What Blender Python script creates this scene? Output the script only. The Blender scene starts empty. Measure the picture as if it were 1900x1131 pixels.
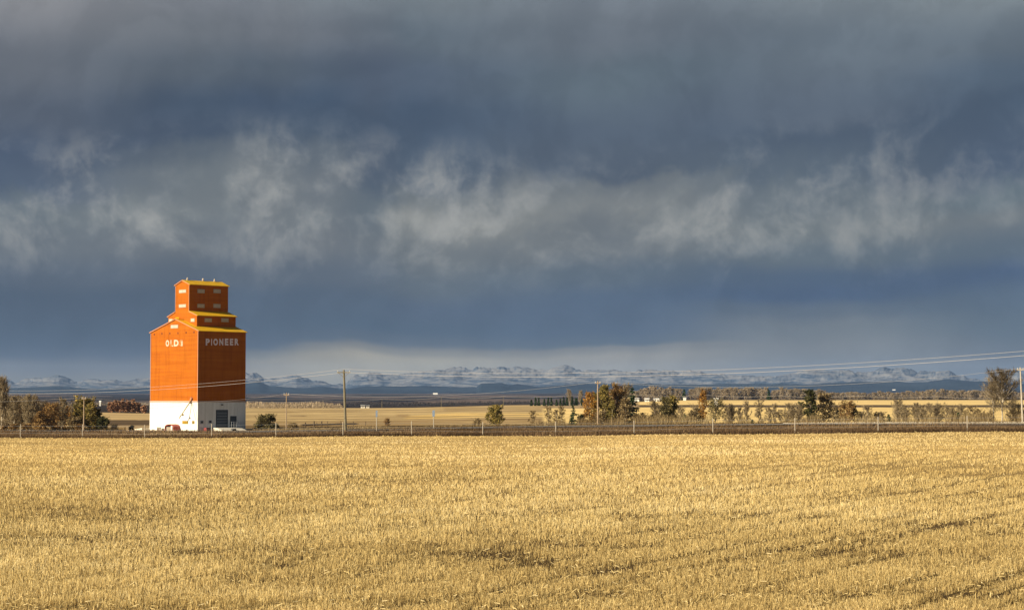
import bpy, bmesh, math, random
import numpy as np
from mathutils import Vector, Matrix
R = math.radians
scene = bpy.context.scene
col = scene.collection
random.seed(7)
rng = np.random.default_rng(7)

# ------------------------------------------------------------------ camera
F = 3400.0                      # focal length in photo pixels (photo 1900 wide)
EYE = 5.4
TH = math.atan(169.5/F)         # camera pitched slightly up
CT, ST = math.cos(TH), math.sin(TH)
cam_d = bpy.data.cameras.new("camera")
cam = bpy.data.objects.new("camera", cam_d); col.objects.link(cam)
cam.location = (0, 0, EYE)
cam.rotation_euler = (math.pi/2+TH, 0, 0)
cam_d.sensor_width = 36; cam_d.lens = F*36/1900
cam_d.clip_start = 0.5; cam_d.clip_end = 60000
scene.camera = cam

# ------------------------------------------------------------------ light
EXPO = 0.75
scene.view_settings.view_transform = 'Standard'
scene.view_settings.look = 'None'
scene.view_settings.exposure = EXPO
scene.view_settings.gamma = 1.0
try: scene.cycles.use_denoising = True
except Exception: pass
scene.cycles.max_bounces = 5
scene.cycles.volume_bounces = 0

SUN_EL = R(24); SUN_AZ = math.atan2(-.84, -.54)      # azimuth from +Y towards +X
sd = Vector((math.sin(SUN_AZ)*math.cos(SUN_EL), math.cos(SUN_AZ)*math.cos(SUN_EL), math.sin(SUN_EL)))
sl = bpy.data.lights.new("sun", 'SUN'); sl.energy = 4.8; sl.angle = R(0.5); sl.color = (1.0, .86, .64)
so = bpy.data.objects.new("sun", sl); col.objects.link(so)
so.rotation_euler = sd.to_track_quat('Z', 'Y').to_euler()
so.location = (-60, -40, 60)

def lin(c):
    r = []
    for v in c:
        v = v/255.0
        r.append(v/12.92 if v <= .04045 else ((v+.055)/1.055)**2.4)
    return r

# ---- node helper
class NT:
    def __init__(s, tree): s.t = tree
    def n(s, typ, **kw):
        nd = s.t.nodes.new(typ)
        for k, v in kw.items(): setattr(nd, k, v)
        return nd
    def link(s, a, b): s.t.links.new(a, b)
    def val(s, sock, v):
        if hasattr(v, 'is_output') or isinstance(v, bpy.types.NodeSocket): s.link(v, sock)
        else: sock.default_value = v
    def math(s, op, a, b=None, c=None, clamp=False):
        nd = s.n('ShaderNodeMath', operation=op, use_clamp=clamp)
        s.val(nd.inputs[0], a)
        if b is not None: s.val(nd.inputs[1], b)
        if c is not None: s.val(nd.inputs[2], c)
        return nd.outputs[0]
    def smooth(s, v, a, b, o0=0.0, o1=1.0):
        nd = s.n('ShaderNodeMapRange', interpolation_type='SMOOTHSTEP')
        s.val(nd.inputs['Value'], v); nd.inputs['From Min'].default_value = a; nd.inputs['From Max'].default_value = b
        nd.inputs['To Min'].default_value = o0; nd.inputs['To Max'].default_value = o1
        return nd.outputs[0]
    def comb(s, x, y, z=0.0):
        nd = s.n('ShaderNodeCombineXYZ'); s.val(nd.inputs[0], x); s.val(nd.inputs[1], y); s.val(nd.inputs[2], z)
        return nd.outputs[0]
    def noise(s, vec, scale, detail=4, rough=.5, dist=0.0, lac=2.0):
        nd = s.n('ShaderNodeTexNoise'); nd.inputs['Scale'].default_value = scale
        nd.inputs['Detail'].default_value = detail; nd.inputs['Roughness'].default_value = rough
        nd.inputs['Distortion'].default_value = dist; nd.inputs['Lacunarity'].default_value = lac
        if vec is not None: s.link(vec, nd.inputs['Vector'])
        return nd.outputs['Fac']
    def mix(s, f, a, b, mode='MIX'):
        nd = s.n('ShaderNodeMix', data_type='RGBA', blend_type=mode)
        s.val(nd.inputs['Factor'], f)
        A = [i for i in nd.inputs if i.type == 'RGBA']
        s.val(A[0], a if not isinstance(a, (tuple, list)) else tuple(a[:3])+(1,))
        s.val(A[1], b if not isinstance(b, (tuple, list)) else tuple(b[:3])+(1,))
        return [o for o in nd.outputs if o.type == 'RGBA'][0]
    def ramp(s, fac, stops, interp='LINEAR'):
        nd = s.n('ShaderNodeValToRGB'); cr = nd.color_ramp; cr.interpolation = interp
        s.link(fac, nd.inputs[0])
        while len(cr.elements) < len(stops): cr.elements.new(.5)
        for i, (p, c) in enumerate(sorted(stops, key=lambda q: q[0])):
            cr.elements[i].position = p; cr.elements[i].color = tuple(c[:3])+(1,)
        return nd.outputs['Color']

# ------------------------------------------------------------------ world: storm clouds over a Nishita sky
world = bpy.data.worlds.new("World"); scene.world = world; world.use_nodes = True
wt = world.node_tree; wt.nodes.clear(); W = NT(wt)
out = W.n('ShaderNodeOutputWorld')
tc = W.n('ShaderNodeTexCoord'); sx = W.n('ShaderNodeSeparateXYZ'); W.link(tc.outputs['Generated'], sx.inputs[0])
az = W.math('ARCTAN2', sx.outputs[0], sx.outputs[1])
el = W.math('ARCSINE', sx.outputs[2])
AZW = 2*math.atan(950/F); ELT = 735/F
U = W.math('MULTIPLY_ADD', az, 1/AZW, .5)          # 0..1 over 31 degrees of azimuth
V = W.math('MULTIPLY', el, 1/ELT)                  # 0 at the horizon, 1 at 12 degrees
iso = W.comb(W.math('MULTIPLY', U, 1900/735), V, .37)
def c5(n, k): return W.math('MULTIPLY', W.math('SUBTRACT', n, .5), k)
n1 = W.noise(iso, 1.6, 3, .5); n2 = W.noise(iso, 5.5, 6, .58, .6)
stre = W.comb(W.math('MULTIPLY', U, 1900/735*1.0), W.math('MULTIPLY', V, .8), 3.1)
n3 = W.noise(stre, 4.2, 9, .62, .35)
tn = W.n('ShaderNodeTexNoise'); tn.inputs['Scale'].default_value = 2.6; tn.inputs['Detail'].default_value = 5; W.link(iso, tn.inputs['Vector'])
def vadd(a, b, k=1.0):
    sc = W.n('ShaderNodeVectorMath', operation='SCALE'); W.val(sc.inputs[0], b); sc.inputs[3].default_value = k
    ad = W.n('ShaderNodeVectorMath', operation='ADD'); W.val(ad.inputs[0], a); W.link(sc.outputs[0], ad.inputs[1]); return ad.outputs[0]
wv = vadd(iso, tn.outputs['Color'], .22)
nA = W.noise(wv, 4.4, 11, .60); nB = W.noise(vadd(wv, (-.035, .05, 0.0)), 4.4, 11, .60)
Vb = W.math('ADD', V, W.math('MULTIPLY', W.math('SINE', W.math('MULTIPLY_ADD', U, 9.5, -.9)), -.045))
band = W.math('MULTIPLY', W.smooth(V, .24, .44), W.smooth(Vb, .70, .50))   # zone of torn wisps
wamp = W.math('MULTIPLY_ADD', W.math('MULTIPLY', W.smooth(V, .36, .50), W.smooth(V, .85, .6)), .28, .04)
Vw = W.math('ADD', V, W.math('ADD', c5(n1, .12), W.math('MULTIPLY', W.math('SUBTRACT', W.math('MULTIPLY_ADD', nA, .5, W.math('MULTIPLY', n3, .5)), .5), wamp)))
Uw = W.math('ADD', U, c5(n2, .05))
pos = W.math('MULTIPLY', Vw, 1/1.6)
COLS = {
 0:   [(735,(112,114,118)),(705,(128,126,120)),(680,(112,114,116)),(660,(80,93,110)),(640,(72,88,107)),(560,(76,91,110)),(520,(86,98,114)),(450,(108,116,124)),(400,(106,116,124)),(355,(82,96,117)),(300,(78,92,114)),(220,(88,97,112)),(120,(108,114,124)),(0,(138,140,145)),(-200,(112,116,124)),(-440,(56,62,72))],
 470: [(735,(146,141,128)),(700,(170,160,140)),(672,(150,144,130)),(656,(118,120,118)),(643,(78,92,110)),(615,(74,90,109)),(560,(78,93,112)),(520,(92,103,117)),(460,(112,119,126)),(400,(122,128,132)),(320,(124,130,134)),(275,(110,118,126)),(242,(78,92,110)),(200,(70,85,106)),(130,(88,99,112)),(60,(110,116,125)),(0,(122,128,136)),(-200,(112,116,124)),(-440,(56,62,72))],
 600: [(735,(150,145,130)),(690,(180,171,148)),(662,(160,152,133)),(648,(128,127,121)),(634,(80,94,110)),(605,(74,91,110)),(560,(80,95,114)),(520,(94,105,119)),(460,(114,120,126)),(400,(118,125,130)),(340,(114,121,128)),(295,(100,110,121)),(262,(76,91,110)),(200,(70,86,107)),(140,(84,96,112)),(60,(108,115,125)),(0,(121,129,137)),(-200,(112,116,124)),(-440,(56,62,72))],
 690: [(735,(150,146,132)),(690,(182,172,148)),(655,(176,167,145)),(642,(134,132,124)),(626,(84,97,112)),(600,(74,92,112)),(560,(80,96,115)),(520,(96,107,120)),(460,(112,119,125)),(410,(106,116,124)),(360,(86,99,115)),(310,(82,95,113)),(240,(74,89,109)),(150,(84,96,114)),(70,(104,113,124)),(0,(120,129,137)),(-200,(112,116,124)),(-440,(56,62,72))],
 380: [(735,(132,129,120)),(700,(140,135,122)),(678,(112,114,116)),(655,(78,92,110)),(630,(72,89,108)),(560,(78,93,112)),(520,(92,103,117)),(460,(112,119,126)),(400,(128,134,136)),(340,(122,129,133)),(292,(98,108,119)),(255,(74,88,108)),(200,(72,87,107)),(130,(92,102,114)),(60,(112,118,126)),(0,(124,129,137)),(-200,(112,116,124)),(-440,(56,62,72))],
 760: [(735,(150,146,132)),(690,(178,169,146)),(655,(172,164,143)),(640,(134,132,124)),(622,(86,98,112)),(600,(74,92,112)),(560,(80,96,117)),(520,(96,108,120)),(470,(112,119,124)),(405,(142,145,143)),(365,(118,125,129)),(330,(84,98,115)),(220,(73,89,110)),(150,(84,97,115)),(80,(98,110,122)),(0,(120,130,138)),(-200,(112,116,124)),(-440,(56,62,72))],
 1140:[(735,(152,150,142)),(690,(164,159,147)),(655,(156,152,142)),(636,(128,129,127)),(626,(84,99,115)),(600,(78,96,119)),(540,(80,98,121)),(500,(94,108,122)),(450,(118,124,128)),(390,(136,140,140)),(345,(122,128,132)),(312,(88,100,116)),(250,(88,101,118)),(150,(96,110,122)),(80,(106,115,126)),(0,(118,127,137)),(-200,(112,118,126)),(-440,(56,62,72))],
 1520:[(735,(130,136,139)),(690,(137,140,140)),(640,(130,134,136)),(600,(116,124,130)),(570,(94,107,122)),(545,(72,92,121)),(510,(78,97,122)),(470,(100,113,124)),(420,(118,126,130)),(370,(108,118,126)),(320,(92,105,119)),(260,(82,96,114)),(220,(92,104,120)),(100,(106,118,130)),(0,(124,134,142)),(-200,(112,118,126)),(-440,(56,62,72))],
 1900:[(735,(114,126,138)),(690,(122,128,134)),(660,(104,114,124)),(620,(92,108,122)),(560,(86,104,124)),(520,(72,92,121)),(480,(92,107,122)),(420,(114,122,128)),(380,(100,114,124)),(340,(78,93,114)),(230,(76,92,112)),(180,(88,104,122)),(120,(102,114,126)),(0,(132,142,148)),(-200,(114,120,128)),(-440,(56,62,72))],
}
prev = None; pk = None
for k in sorted(COLS):
    st = [(max(0, min(1, ((735-y)/735)/1.6)), lin(c)) for y, c in COLS[k]]
    rc = W.ramp(pos, st, 'EASE')
    if prev is None: prev = rc
    else: prev = W.mix(W.smooth(Uw, pk/1900, k/1900), prev, rc)
    pk = k
# billows: warped fractal noise, lit from the upper left
rel = W.math('SUBTRACT', nA, nB)
lump = W.math('MULTIPLY', W.smooth(W.math('ADD', nA, W.math('MULTIPLY', rel, 1.1)), .40, .98), band)
side = W.smooth(U, .70, .98, 1.0, .45)
wcol = W.mix(W.math('MULTIPLY', W.math('MULTIPLY', lump, side), .90), prev, lin((168, 169, 166)))
gap = W.math('MULTIPLY', W.smooth(W.math('SUBTRACT', nA, W.math('MULTIPLY', rel, -.8)), .52, .22), band)
wcol = W.mix(W.math('MULTIPLY', gap, .18), wcol, lin((80, 95, 113)))
soft = W.smooth(W.math('ADD', rel, .5), .42, .58, .955, 1.045)
wcol = W.mix(1.0, wcol, W.comb(soft, soft, soft), 'MULTIPLY')
n5 = W.noise(iso, 3.0, 5, .5, .5)
wcol = W.mix(1.0, wcol, W.ramp(n5, [(.3, (.83, .835, .84)), (.7, (1.01, 1.0, .98))]), 'MULTIPLY')
dim = W.smooth(W.math('ABSOLUTE', az), .42, .95, 1.0, .55)
wcol = W.mix(1.0, wcol, W.comb(dim, dim, dim), 'MULTIPLY')
bg = W.n('ShaderNodeBackground'); W.link(wcol, bg.inputs['Color']); bg.inputs['Strength'].default_value = 2**(-EXPO)
sky = W.n('ShaderNodeTexSky', sky_type='NISHITA'); sky.sun_disc = False
sky.sun_elevation = SUN_EL; sky.sun_rotation = SUN_AZ
bgs = W.n('ShaderNodeBackground'); W.link(sky.outputs[0], bgs.inputs['Color']); bgs.inputs['Strength'].default_value = .05
# cloud cover: closed over the mountains, breaking up overhead and behind the camera
azn = W.math('ABSOLUTE', az)
open_az = W.smooth(azn, .9, 1.9)
open_el = W.smooth(el, .33, .8)
opn = W.math('MAXIMUM', open_az, open_el)
brk = W.smooth(W.noise(tc.outputs['Generated'], 3.0, 4, .5), .42, .56)
fac = W.math('SUBTRACT', 1.0, W.math('MULTIPLY', opn, brk))
ms = W.n('ShaderNodeMixShader'); W.link(fac, ms.inputs[0]); W.link(bgs.outputs[0], ms.inputs[1]); W.link(bg.outputs[0], ms.inputs[2])
W.link(ms.outputs[0], out.inputs['Surface'])

# ------------------------------------------------------------------ helpers: coordinates
def P(px, py, Y):
    """world point that stands at distance Y on the sight line through photo pixel (px, py)"""
    a = (px-950)/F; b = (565.5-py)/F
    d = Vector((a, CT-b*ST, ST+b*CT)); t = Y/d.y
    return Vector((0, 0, EYE))+d*t
def Xof(px, Y): return (px-950)/F*Y

YS = [1, 46, 100, 170, 230, 245, 270, 300, 400, 700, 1100, 1500, 3000, 5000, 8000, 12000, 20000]
TAB = {
 -900:[0,0,0,0,0,-.05,-.1,-.1,-.5,0,-.7,-1.2,-1.7,2.5,15,26,26],
 0:   [0,0,0,0,0,-.05,-.1,-.14,-.5,.0,-.7,-1.2,-1.7,2.5,15,26,26],
 368: [0,0,0,0,.1,.0,-.05,-.1,-.5,-.6,-1.2,-2.0,-3,1,15,26,26],
 470: [0,0,0,0,.2,.1,.0,-.05,-.4,-1.3,-1.7,-3.9,-4.3,-.5,15,26,26],
 700: [0,0,0,.2,.42,.35,.45,.3,-.3,-1.4,-1.7,-3.9,-4.3,-.5,15,26,26],
 1000:[0,0,.1,.35,.5,.5,.9,.7,.2,-.4,.1,-1.5,-3,1,16,28,28],
 1300:[0,0,.2,.6,.8,.8,1.0,.8,.6,.9,1.1,2.6,2.0,5,18,31,31],
 1900:[0,.0,.3,.9,1.3,1.3,1.4,.9,.7,1.08,1.2,2.75,3.6,7,19,33,33],
 2900:[0,.0,.3,.9,1.3,1.3,1.4,.9,.7,1.08,1.2,2.75,3.6,7,19,33,33],
}
TK = sorted(TAB); TA = np.array([TAB[k] for k in TK]); LY = np.log(np.array(YS, float))
def road_y(X): return 260.5-.306*X
def edge_y(X): return 227.3-.189*X
ROADZ = ([-400, -80, -50, -20, 0, 40, 67, 400], [0, 0, 0, .5, 1.05, 1.6, 1.73, 1.73])
def H(X, Y):
    X = np.asarray(X, float); Y = np.asarray(Y, float)
    Yc = np.maximum(Y, 1.0)
    px = np.clip(950+F*X/Yc, -900, 2900)
    ly = np.clip(np.log(Yc), LY[0], LY[-1])
    i = np.clip(np.searchsorted(TK, px, side='right')-1, 0, len(TK)-2)
    j = np.clip(np.searchsorted(LY, ly, side='right')-1, 0, len(YS)-2)
    tk = np.array(TK, float)
    fx = (px-tk[i])/(tk[i+1]-tk[i]); fx = fx*fx*(3-2*fx)
    fy = (ly-LY[j])/(LY[j+1]-LY[j]); fy = fy*fy*(3-2*fy)*.5+fy*.5
    z = (TA[i, j]*(1-fx)+TA[i+1, j]*fx)*(1-fy)+(TA[i, j+1]*(1-fx)+TA[i+1, j+1]*fx)*fy
    z = np.where(Y > 1, z, 0)
    # road embankment
    d = np.abs(Y-road_y(X)); zr = np.interp(X, ROADZ[0], ROADZ[1])
    w = np.clip((9.5-d)/4.5, 0, 1); w = w*w*(3-2*w)*((X > -300) & (X < 300))
    return z*(1-w)+zr*w
def h(X, Y): return float(H(X, Y))

# value noise
_perm = rng.random((256, 256))
def vn(x, y):
    xi = np.floor(x).astype(int); yi = np.floor(y).astype(int); fx = x-xi; fy = y-yi
    fx = fx*fx*(3-2*fx); fy = fy*fy*(3-2*fy)
    a = _perm[xi % 256, yi % 256]; b = _perm[(xi+1) % 256, yi % 256]; c = _perm[xi % 256, (yi+1) % 256]; d = _perm[(xi+1) % 256, (yi+1) % 256]
    return (a*(1-fx)+b*fx)*(1-fy)+(c*(1-fx)+d*fx)*fy
def fbm(x, y, o=4, g=.5):
    s = 0; a = 1; t = 0
    for k in range(o):
        s = s+a*vn(x*2**k+17.3*k, y*2**k+5.1*k); t += a; a *= g
    return s/t

# ------------------------------------------------------------------ helpers: objects
def raw_mesh(name, verts, quads=None, tris=None, attrs=None, cols=None, smooth=False):
    verts = np.asarray(verts, np.float32).reshape(-1, 3)
    q = np.asarray(quads, np.int32).reshape(-1, 4) if quads is not None else np.zeros((0, 4), np.int32)
    t = np.asarray(tris, np.int32).reshape(-1, 3) if tris is not None else np.zeros((0, 3), np.int32)
    me = bpy.data.meshes.new(name)
    me.vertices.add(len(verts)); me.vertices.foreach_set('co', verts.ravel())
    nl = q.size+t.size
    me.loops.add(nl); me.loops.foreach_set('vertex_index', np.concatenate([q.ravel(), t.ravel()]))
    me.polygons.add(len(q)+len(t))
    ls = np.concatenate([np.arange(len(q))*4, q.size+np.arange(len(t))*3]).astype(np.int32)
    me.polygons.foreach_set('loop_start', ls)
    if smooth: me.polygons.foreach_set('use_smooth', np.ones(len(q)+len(t), bool))
    if attrs:
        for k, v in attrs.items():
            a = me.attributes.new(k, 'FLOAT', 'POINT'); a.data.foreach_set('value', np.asarray(v, np.float32))
    if cols is not None:
        a = me.attributes.new('land', 'FLOAT_COLOR', 'POINT')
        c4 = np.ones((len(verts), 4), np.float32); c4[:, :3] = cols; a.data.foreach_set('color', c4.ravel())
    me.update(calc_edges=True); me.validate(verbose=False)
    return me
def link(name, me, mat=None, parent=None, loc=None):
    o = bpy.data.objects.new(name, me); col.objects.link(o)
    if mat is not None and me is not None and len(me.materials) == 0: me.materials.append(mat)
    if parent is not None: o.parent = parent
    if loc is not None: o.location = loc
    return o
def tag(o, label=None, cat=None, group=None, kind=None):
    if label: o['label'] = label
    if cat: o['category'] = cat
    if group: o['group'] = group
    if kind: o['kind'] = kind
    return o
def empty(name, loc, rz=0, label=None, cat=None, group=None):
    o = bpy.data.objects.new(name, None); col.objects.link(o); o.empty_display_size = .5
    o.location = loc; o.rotation_euler = (0, 0, rz)
    return tag(o, label, cat, group)

class MB:
    def __init__(s): s.v = []; s.f = []
    def box(s, lo, hi, M=None):
        x0, y0, z0 = lo; x1, y1, z1 = hi; n = len(s.v)
        pts = [(x0,y0,z0),(x1,y0,z0),(x1,y1,z0),(x0,y1,z0),(x0,y0,z1),(x1,y0,z1),(x1,y1,z1),(x0,y1,z1)]
        if M: pts = [tuple(M @ Vector(p)) for p in pts]
        s.v += pts; s.f += [tuple(n+i for i in q) for q in ((0,3,2,1),(4,5,6,7),(0,1,5,4),(1,2,6,5),(2,3,7,6),(3,0,4,7))]
    def prism(s, poly, axis_pts):
        """poly: list of 3D points of one end; axis_pts: translation vector to the other end"""
        n = len(s.v); k = len(poly); t = Vector(axis_pts)
        s.v += [tuple(p) for p in poly]+[tuple(Vector(p)+t) for p in poly]
        s.f.append(tuple(n+i for i in reversed(range(k)))); s.f.append(tuple(n+k+i for i in range(k)))
        for i in range(k):
            j = (i+1) % k; s.f.append((n+i, n+j, n+k+j, n+k+i))
    def tube(s, pts, r, sides=6, r2=None, cap=True):
        pts = [Vector(p) for p in pts]; n = len(s.v); m = len(pts)
        for i, p in enumerate(pts):
            d = (pts[min(i+1, m-1)]-pts[max(i-1, 0)]).normalized()
            up = Vector((0, 0, 1)) if abs(d.z) < .9 else Vector((1, 0, 0))
            a = d.cross(up).normalized(); b = d.cross(a)
            rr = r if r2 is None else r+(r2-r)*i/(m-1)
            for k in range(sides):
                t = 2*math.pi*k/sides; s.v.append(tuple(p+a*(rr*math.cos(t))+b*(rr*math.sin(t))))
        for i in range(m-1):
            for k in range(sides):
                k2 = (k+1) % sides
                s.f.append((n+i*sides+k, n+i*sides+k2, n+(i+1)*sides+k2, n+(i+1)*sides+k))
        if cap:
            s.f.append(tuple(n+k for k in reversed(range(sides)))); s.f.append(tuple(n+(m-1)*sides+k for k in range(sides)))
    def build(s, name, mat, parent=None, loc=None, fixn=True):
        me = bpy.data.meshes.new(name); me.from_pydata(s.v, [], s.f)
        if fixn:
            bm = bmesh.new(); bm.from_mesh(me); bmesh.ops.recalc_face_normals(bm, faces=bm.faces); bm.to_mesh(me); bm.free()
        me.update()
        return link(name, me, mat, parent, loc)

# ------------------------------------------------------------------ materials
def mat(name, base=(.5,.5,.5), rough=.8, spec=.2, var=.12, scale=3.0, bump=0.0, build=None, metal=0.0):
    m = bpy.data.materials.new(name); m.use_nodes = True; t = NT(m.node_tree); m.node_tree.nodes.clear()
    o = t.n('ShaderNodeOutputMaterial'); b = t.n('ShaderNodeBsdfPrincipled')
    b.inputs['Roughness'].default_value = rough; b.inputs['Metallic'].default_value = metal
    b.inputs['Specular IOR Level'].default_value = spec
    t.link(b.outputs[0], o.inputs['Surface'])
    tcn = t.n('ShaderNodeTexCoord')
    nz = t.noise(tcn.outputs['Object'], scale, 5, .6)
    lo = [c*(1-var) for c in base]; hi = [min(1, c*(1+var)) for c in base]
    c = t.ramp(nz, [(.3, lo), (.7, hi)])
    if build: c = build(t, tcn, c, b) or c
    t.link(c, b.inputs['Base Color'])
    if bump:
        bp = t.n('ShaderNodeBump'); bp.inputs['Strength'].default_value = bump; t.link(nz, bp.inputs['Height']); t.link(bp.outputs[0], b.inputs['Normal'])
    return m
def leafmat(name, stops, transl=.25):
    m = bpy.data.materials.new(name); m.use_nodes = True; t = NT(m.node_tree); m.node_tree.nodes.clear()
    o = t.n('ShaderNodeOutputMaterial'); a = t.n('ShaderNodeAttribute', attribute_name='tone')
    c = t.ramp(a.outputs['Fac'], stops)
    d = t.n('ShaderNodeBsdfDiffuse'); t.link(c, d.inputs['Color'])
    if transl:
        tr = t.n('ShaderNodeBsdfTranslucent'); t.link(c, tr.inputs['Color'])
        mx = t.n('ShaderNodeMixShader'); mx.inputs[0].default_value = transl
        t.link(d.outputs[0], mx.inputs[1]); t.link(tr.outputs[0], mx.inputs[2]); t.link(mx.outputs[0], o.inputs['Surface'])
    else: t.link(d.outputs[0], o.inputs['Surface'])
    return m
M = {}
M['straw'] = leafmat('straw', [(0, (.26,.18,.07)), (.35, (.57,.42,.17)), (.7, (.77,.605,.275)), (1, (.88,.74,.42))], .2)
M['weed'] = leafmat('weed', [(0, (.045,.029,.016)), (.5, (.155,.10,.056)), (1, (.36,.26,.14))], .15)
M['brush'] = leafmat('brush', [(0, (.08,.05,.025)), (.5, (.26,.19,.095)), (1, (.48,.38,.2))], .15)
M['green'] = leafmat('green_leaf', [(0, (.07,.06,.022)), (.45, (.21,.18,.06)), (.8, (.42,.31,.09)), (1, (.55,.40,.13))])
M['olive'] = leafmat('olive_leaf', [(0, (.055,.048,.025)), (.6, (.17,.145,.065)), (1, (.34,.28,.13))])
M['dgreen'] = leafmat('dark_leaf', [(0, (.032,.035,.016)), (.7, (.09,.09,.036)), (1, (.22,.18,.07))])
M['spruce'] = leafmat('spruce_needles', [(0, (.018,.03,.016)), (.7, (.05,.08,.035)), (1, (.12,.15,.06))], .1)
M['russet'] = leafmat('russet_leaf', [(0, (.10,.055,.025)), (.5, (.28,.17,.07)), (.9, (.44,.29,.11)), (1, (.5,.37,.16))])
M['orange'] = leafmat('orange_leaf', [(0, (.16,.075,.02)), (.6, (.42,.22,.05)), (1, (.62,.38,.1))])
M['twig'] = leafmat('grey_twigs', [(0, (.13,.10,.06)), (.6, (.33,.255,.15)), (1, (.52,.43,.28))], .1)
M['dtwig'] = leafmat('dark_twigs', [(0, (.06,.045,.03)), (.6, (.15,.115,.07)), (1, (.3,.24,.15))], .1)
M['bark'] = mat('bark', (.22,.17,.12), .9, .1, .35, 2)
M['pbark'] = mat('pale_bark', (.46,.40,.30), .9, .1, .25, 2)
M['farwood'] = leafmat('far_wood', [(0, (.15,.12,.08)), (.6, (.38,.30,.20)), (1, (.56,.46,.32))], .1)
M['rustwood'] = leafmat('rust_wood', [(0, (.14,.08,.05)), (.6, (.36,.20,.12)), (1, (.5,.32,.19))], .1)
M['pole'] = mat('pole_wood', (.20,.175,.115), .9, .1, .25, 1.5)
M['polep'] = mat('pale_pole_wood', (.36,.27,.18), .9, .1, .2, 1.5)
M['post'] = mat('post_wood', (.44,.39,.31), .85, .1, .25, 2)
M['dpost'] = mat('old_post_wood', (.12,.09,.06), .9, .1, .25, 2)
M['wire'] = mat('aluminium_wire', (.50,.48,.45), .5, .4, .05)
M['ins'] = mat('insulator', (.55,.55,.52), .3, .5, .1)
M['metal'] = mat('galvanised', (.35,.38,.42), .5, .5, .1)
M['signback'] = mat('sign_back', (.22,.28,.36), .5, .4, .1)
M['white'] = mat('white_paint', (.80,.79,.74), .6, .3, .06)
M['wroof'] = mat('grey_roof', (.3,.3,.3), .7, .2, .1)
M['dark'] = mat('dark_opening', (.03,.035,.04), .4, .4, .1)
M['concrete'] = mat('concrete', (.66,.62,.52), .9, .1, .12, 1)
M['red'] = mat('red_paint', (.36,.075,.05), .6, .3, .15)
M['yelpaint'] = mat('yellow_metal', (.22,.15,.03), .5, .4, .2)
M['cream'] = mat('boarded_window', (.50,.43,.34), .7, .3, .10)
M['cream2'] = mat('boarded_pane', (.38,.37,.29), .7, .3, .10)
M['letter'] = mat('white_lettering', (.84,.74,.74), .7, .2, .12, 1.2)
M['letterf'] = mat('faded_lettering', (.50,.20,.07), .7, .2, .15, 1.2)

def siding(t, tcn, c, b):
    sp = t.n('ShaderNodeSeparateXYZ'); t.link(tcn.outputs['Object'], sp.inputs[0])
    z = sp.outputs[2]
    fr = t.math('FRACT', t.math('MULTIPLY', z, 1/.25))
    line = t.smooth(fr, 0.0, .18, 0.0, 1.0)
    band = t.noise(t.comb(t.math('MULTIPLY', sp.outputs[0], .08), t.math('MULTIPLY', sp.outputs[1], .08), t.math('MULTIPLY', z, 2.2)), 1.0, 3, .6)
    st = t.noise(t.comb(t.math('MULTIPLY', sp.outputs[0], 1.6), t.math('MULTIPLY', sp.outputs[1], 1.6), t.math('MULTIPLY', z, .12)), 1.0, 4, .6)
    c = t.mix(1.0, c, t.ramp(band, [(.3, (.88,.80,.78)), (.7, (1.1,1.16,1.2))]), 'MULTIPLY')
    c = t.mix(1.0, c, t.ramp(st, [(.3, (.82,.80,.8)), (.48, (1,1,1)), (.7, (1.05,1.08,1.1))]), 'MULTIPLY')
    c = t.mix(1.0, c, t.ramp(line, [(0, (.84,.8,.78)), (1, (1,1,1))]), 'MULTIPLY')
    bp = t.n('ShaderNodeBump'); bp.inputs['Strength'].default_value = .5; bp.inputs['Distance'].default_value = .03
    t.link(fr, bp.inputs['Height']); t.link(bp.outputs[0], b.inputs['Normal'])
    return c
M['orange_wall'] = mat('orange_siding', (.415,.116,.008), .65, .1, .05, .6, build=siding)
def corr(t, tcn, c, b):
    sp = t.n('ShaderNodeSeparateXYZ'); t.link(tcn.outputs['Object'], sp.inputs[0])
    u = t.math('ADD', sp.outputs[0], sp.outputs[1])
    w = t.math('SINE', t.math('MULTIPLY', u, 2*math.pi/.3))
    seam = t.smooth(t.math('FRACT', t.math('MULTIPLY', u, 1/1.0)), 0, .07, .82, 1)
    st = t.noise(t.comb(t.math('MULTIPLY', sp.outputs[0], 1.4), t.math('MULTIPLY', sp.outputs[1], 1.4), t.math('MULTIPLY', sp.outputs[2], .15)), 1.0, 4, .6)
    c = t.mix(1.0, c, t.ramp(st, [(.35, (.84,.84,.82)), (.6, (1,1,1))]), 'MULTIPLY')
    c = t.mix(1.0, c, t.comb(seam, seam, seam), 'MULTIPLY')
    bp = t.n('ShaderNodeBump'); bp.inputs['Strength'].default_value = .3; bp.inputs['Distance'].default_value = .03
    t.link(w, bp.inputs['Height']); t.link(bp.outputs[0], b.inputs['Normal'])
    return c
M['white_clad'] = mat('white_cladding', (.80,.80,.76), .5, .3, .04, build=corr)
M['roof'] = mat('ochre_roof', (.74,.43,.012), .55, .3, .10, .8, build=None)
M['trim'] = mat('pale_orange_trim', (.52,.24,.13), .6, .2, .06)
M['bandtrim'] = mat('band_trim', (.46,.34,.27), .6, .2, .08)

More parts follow.
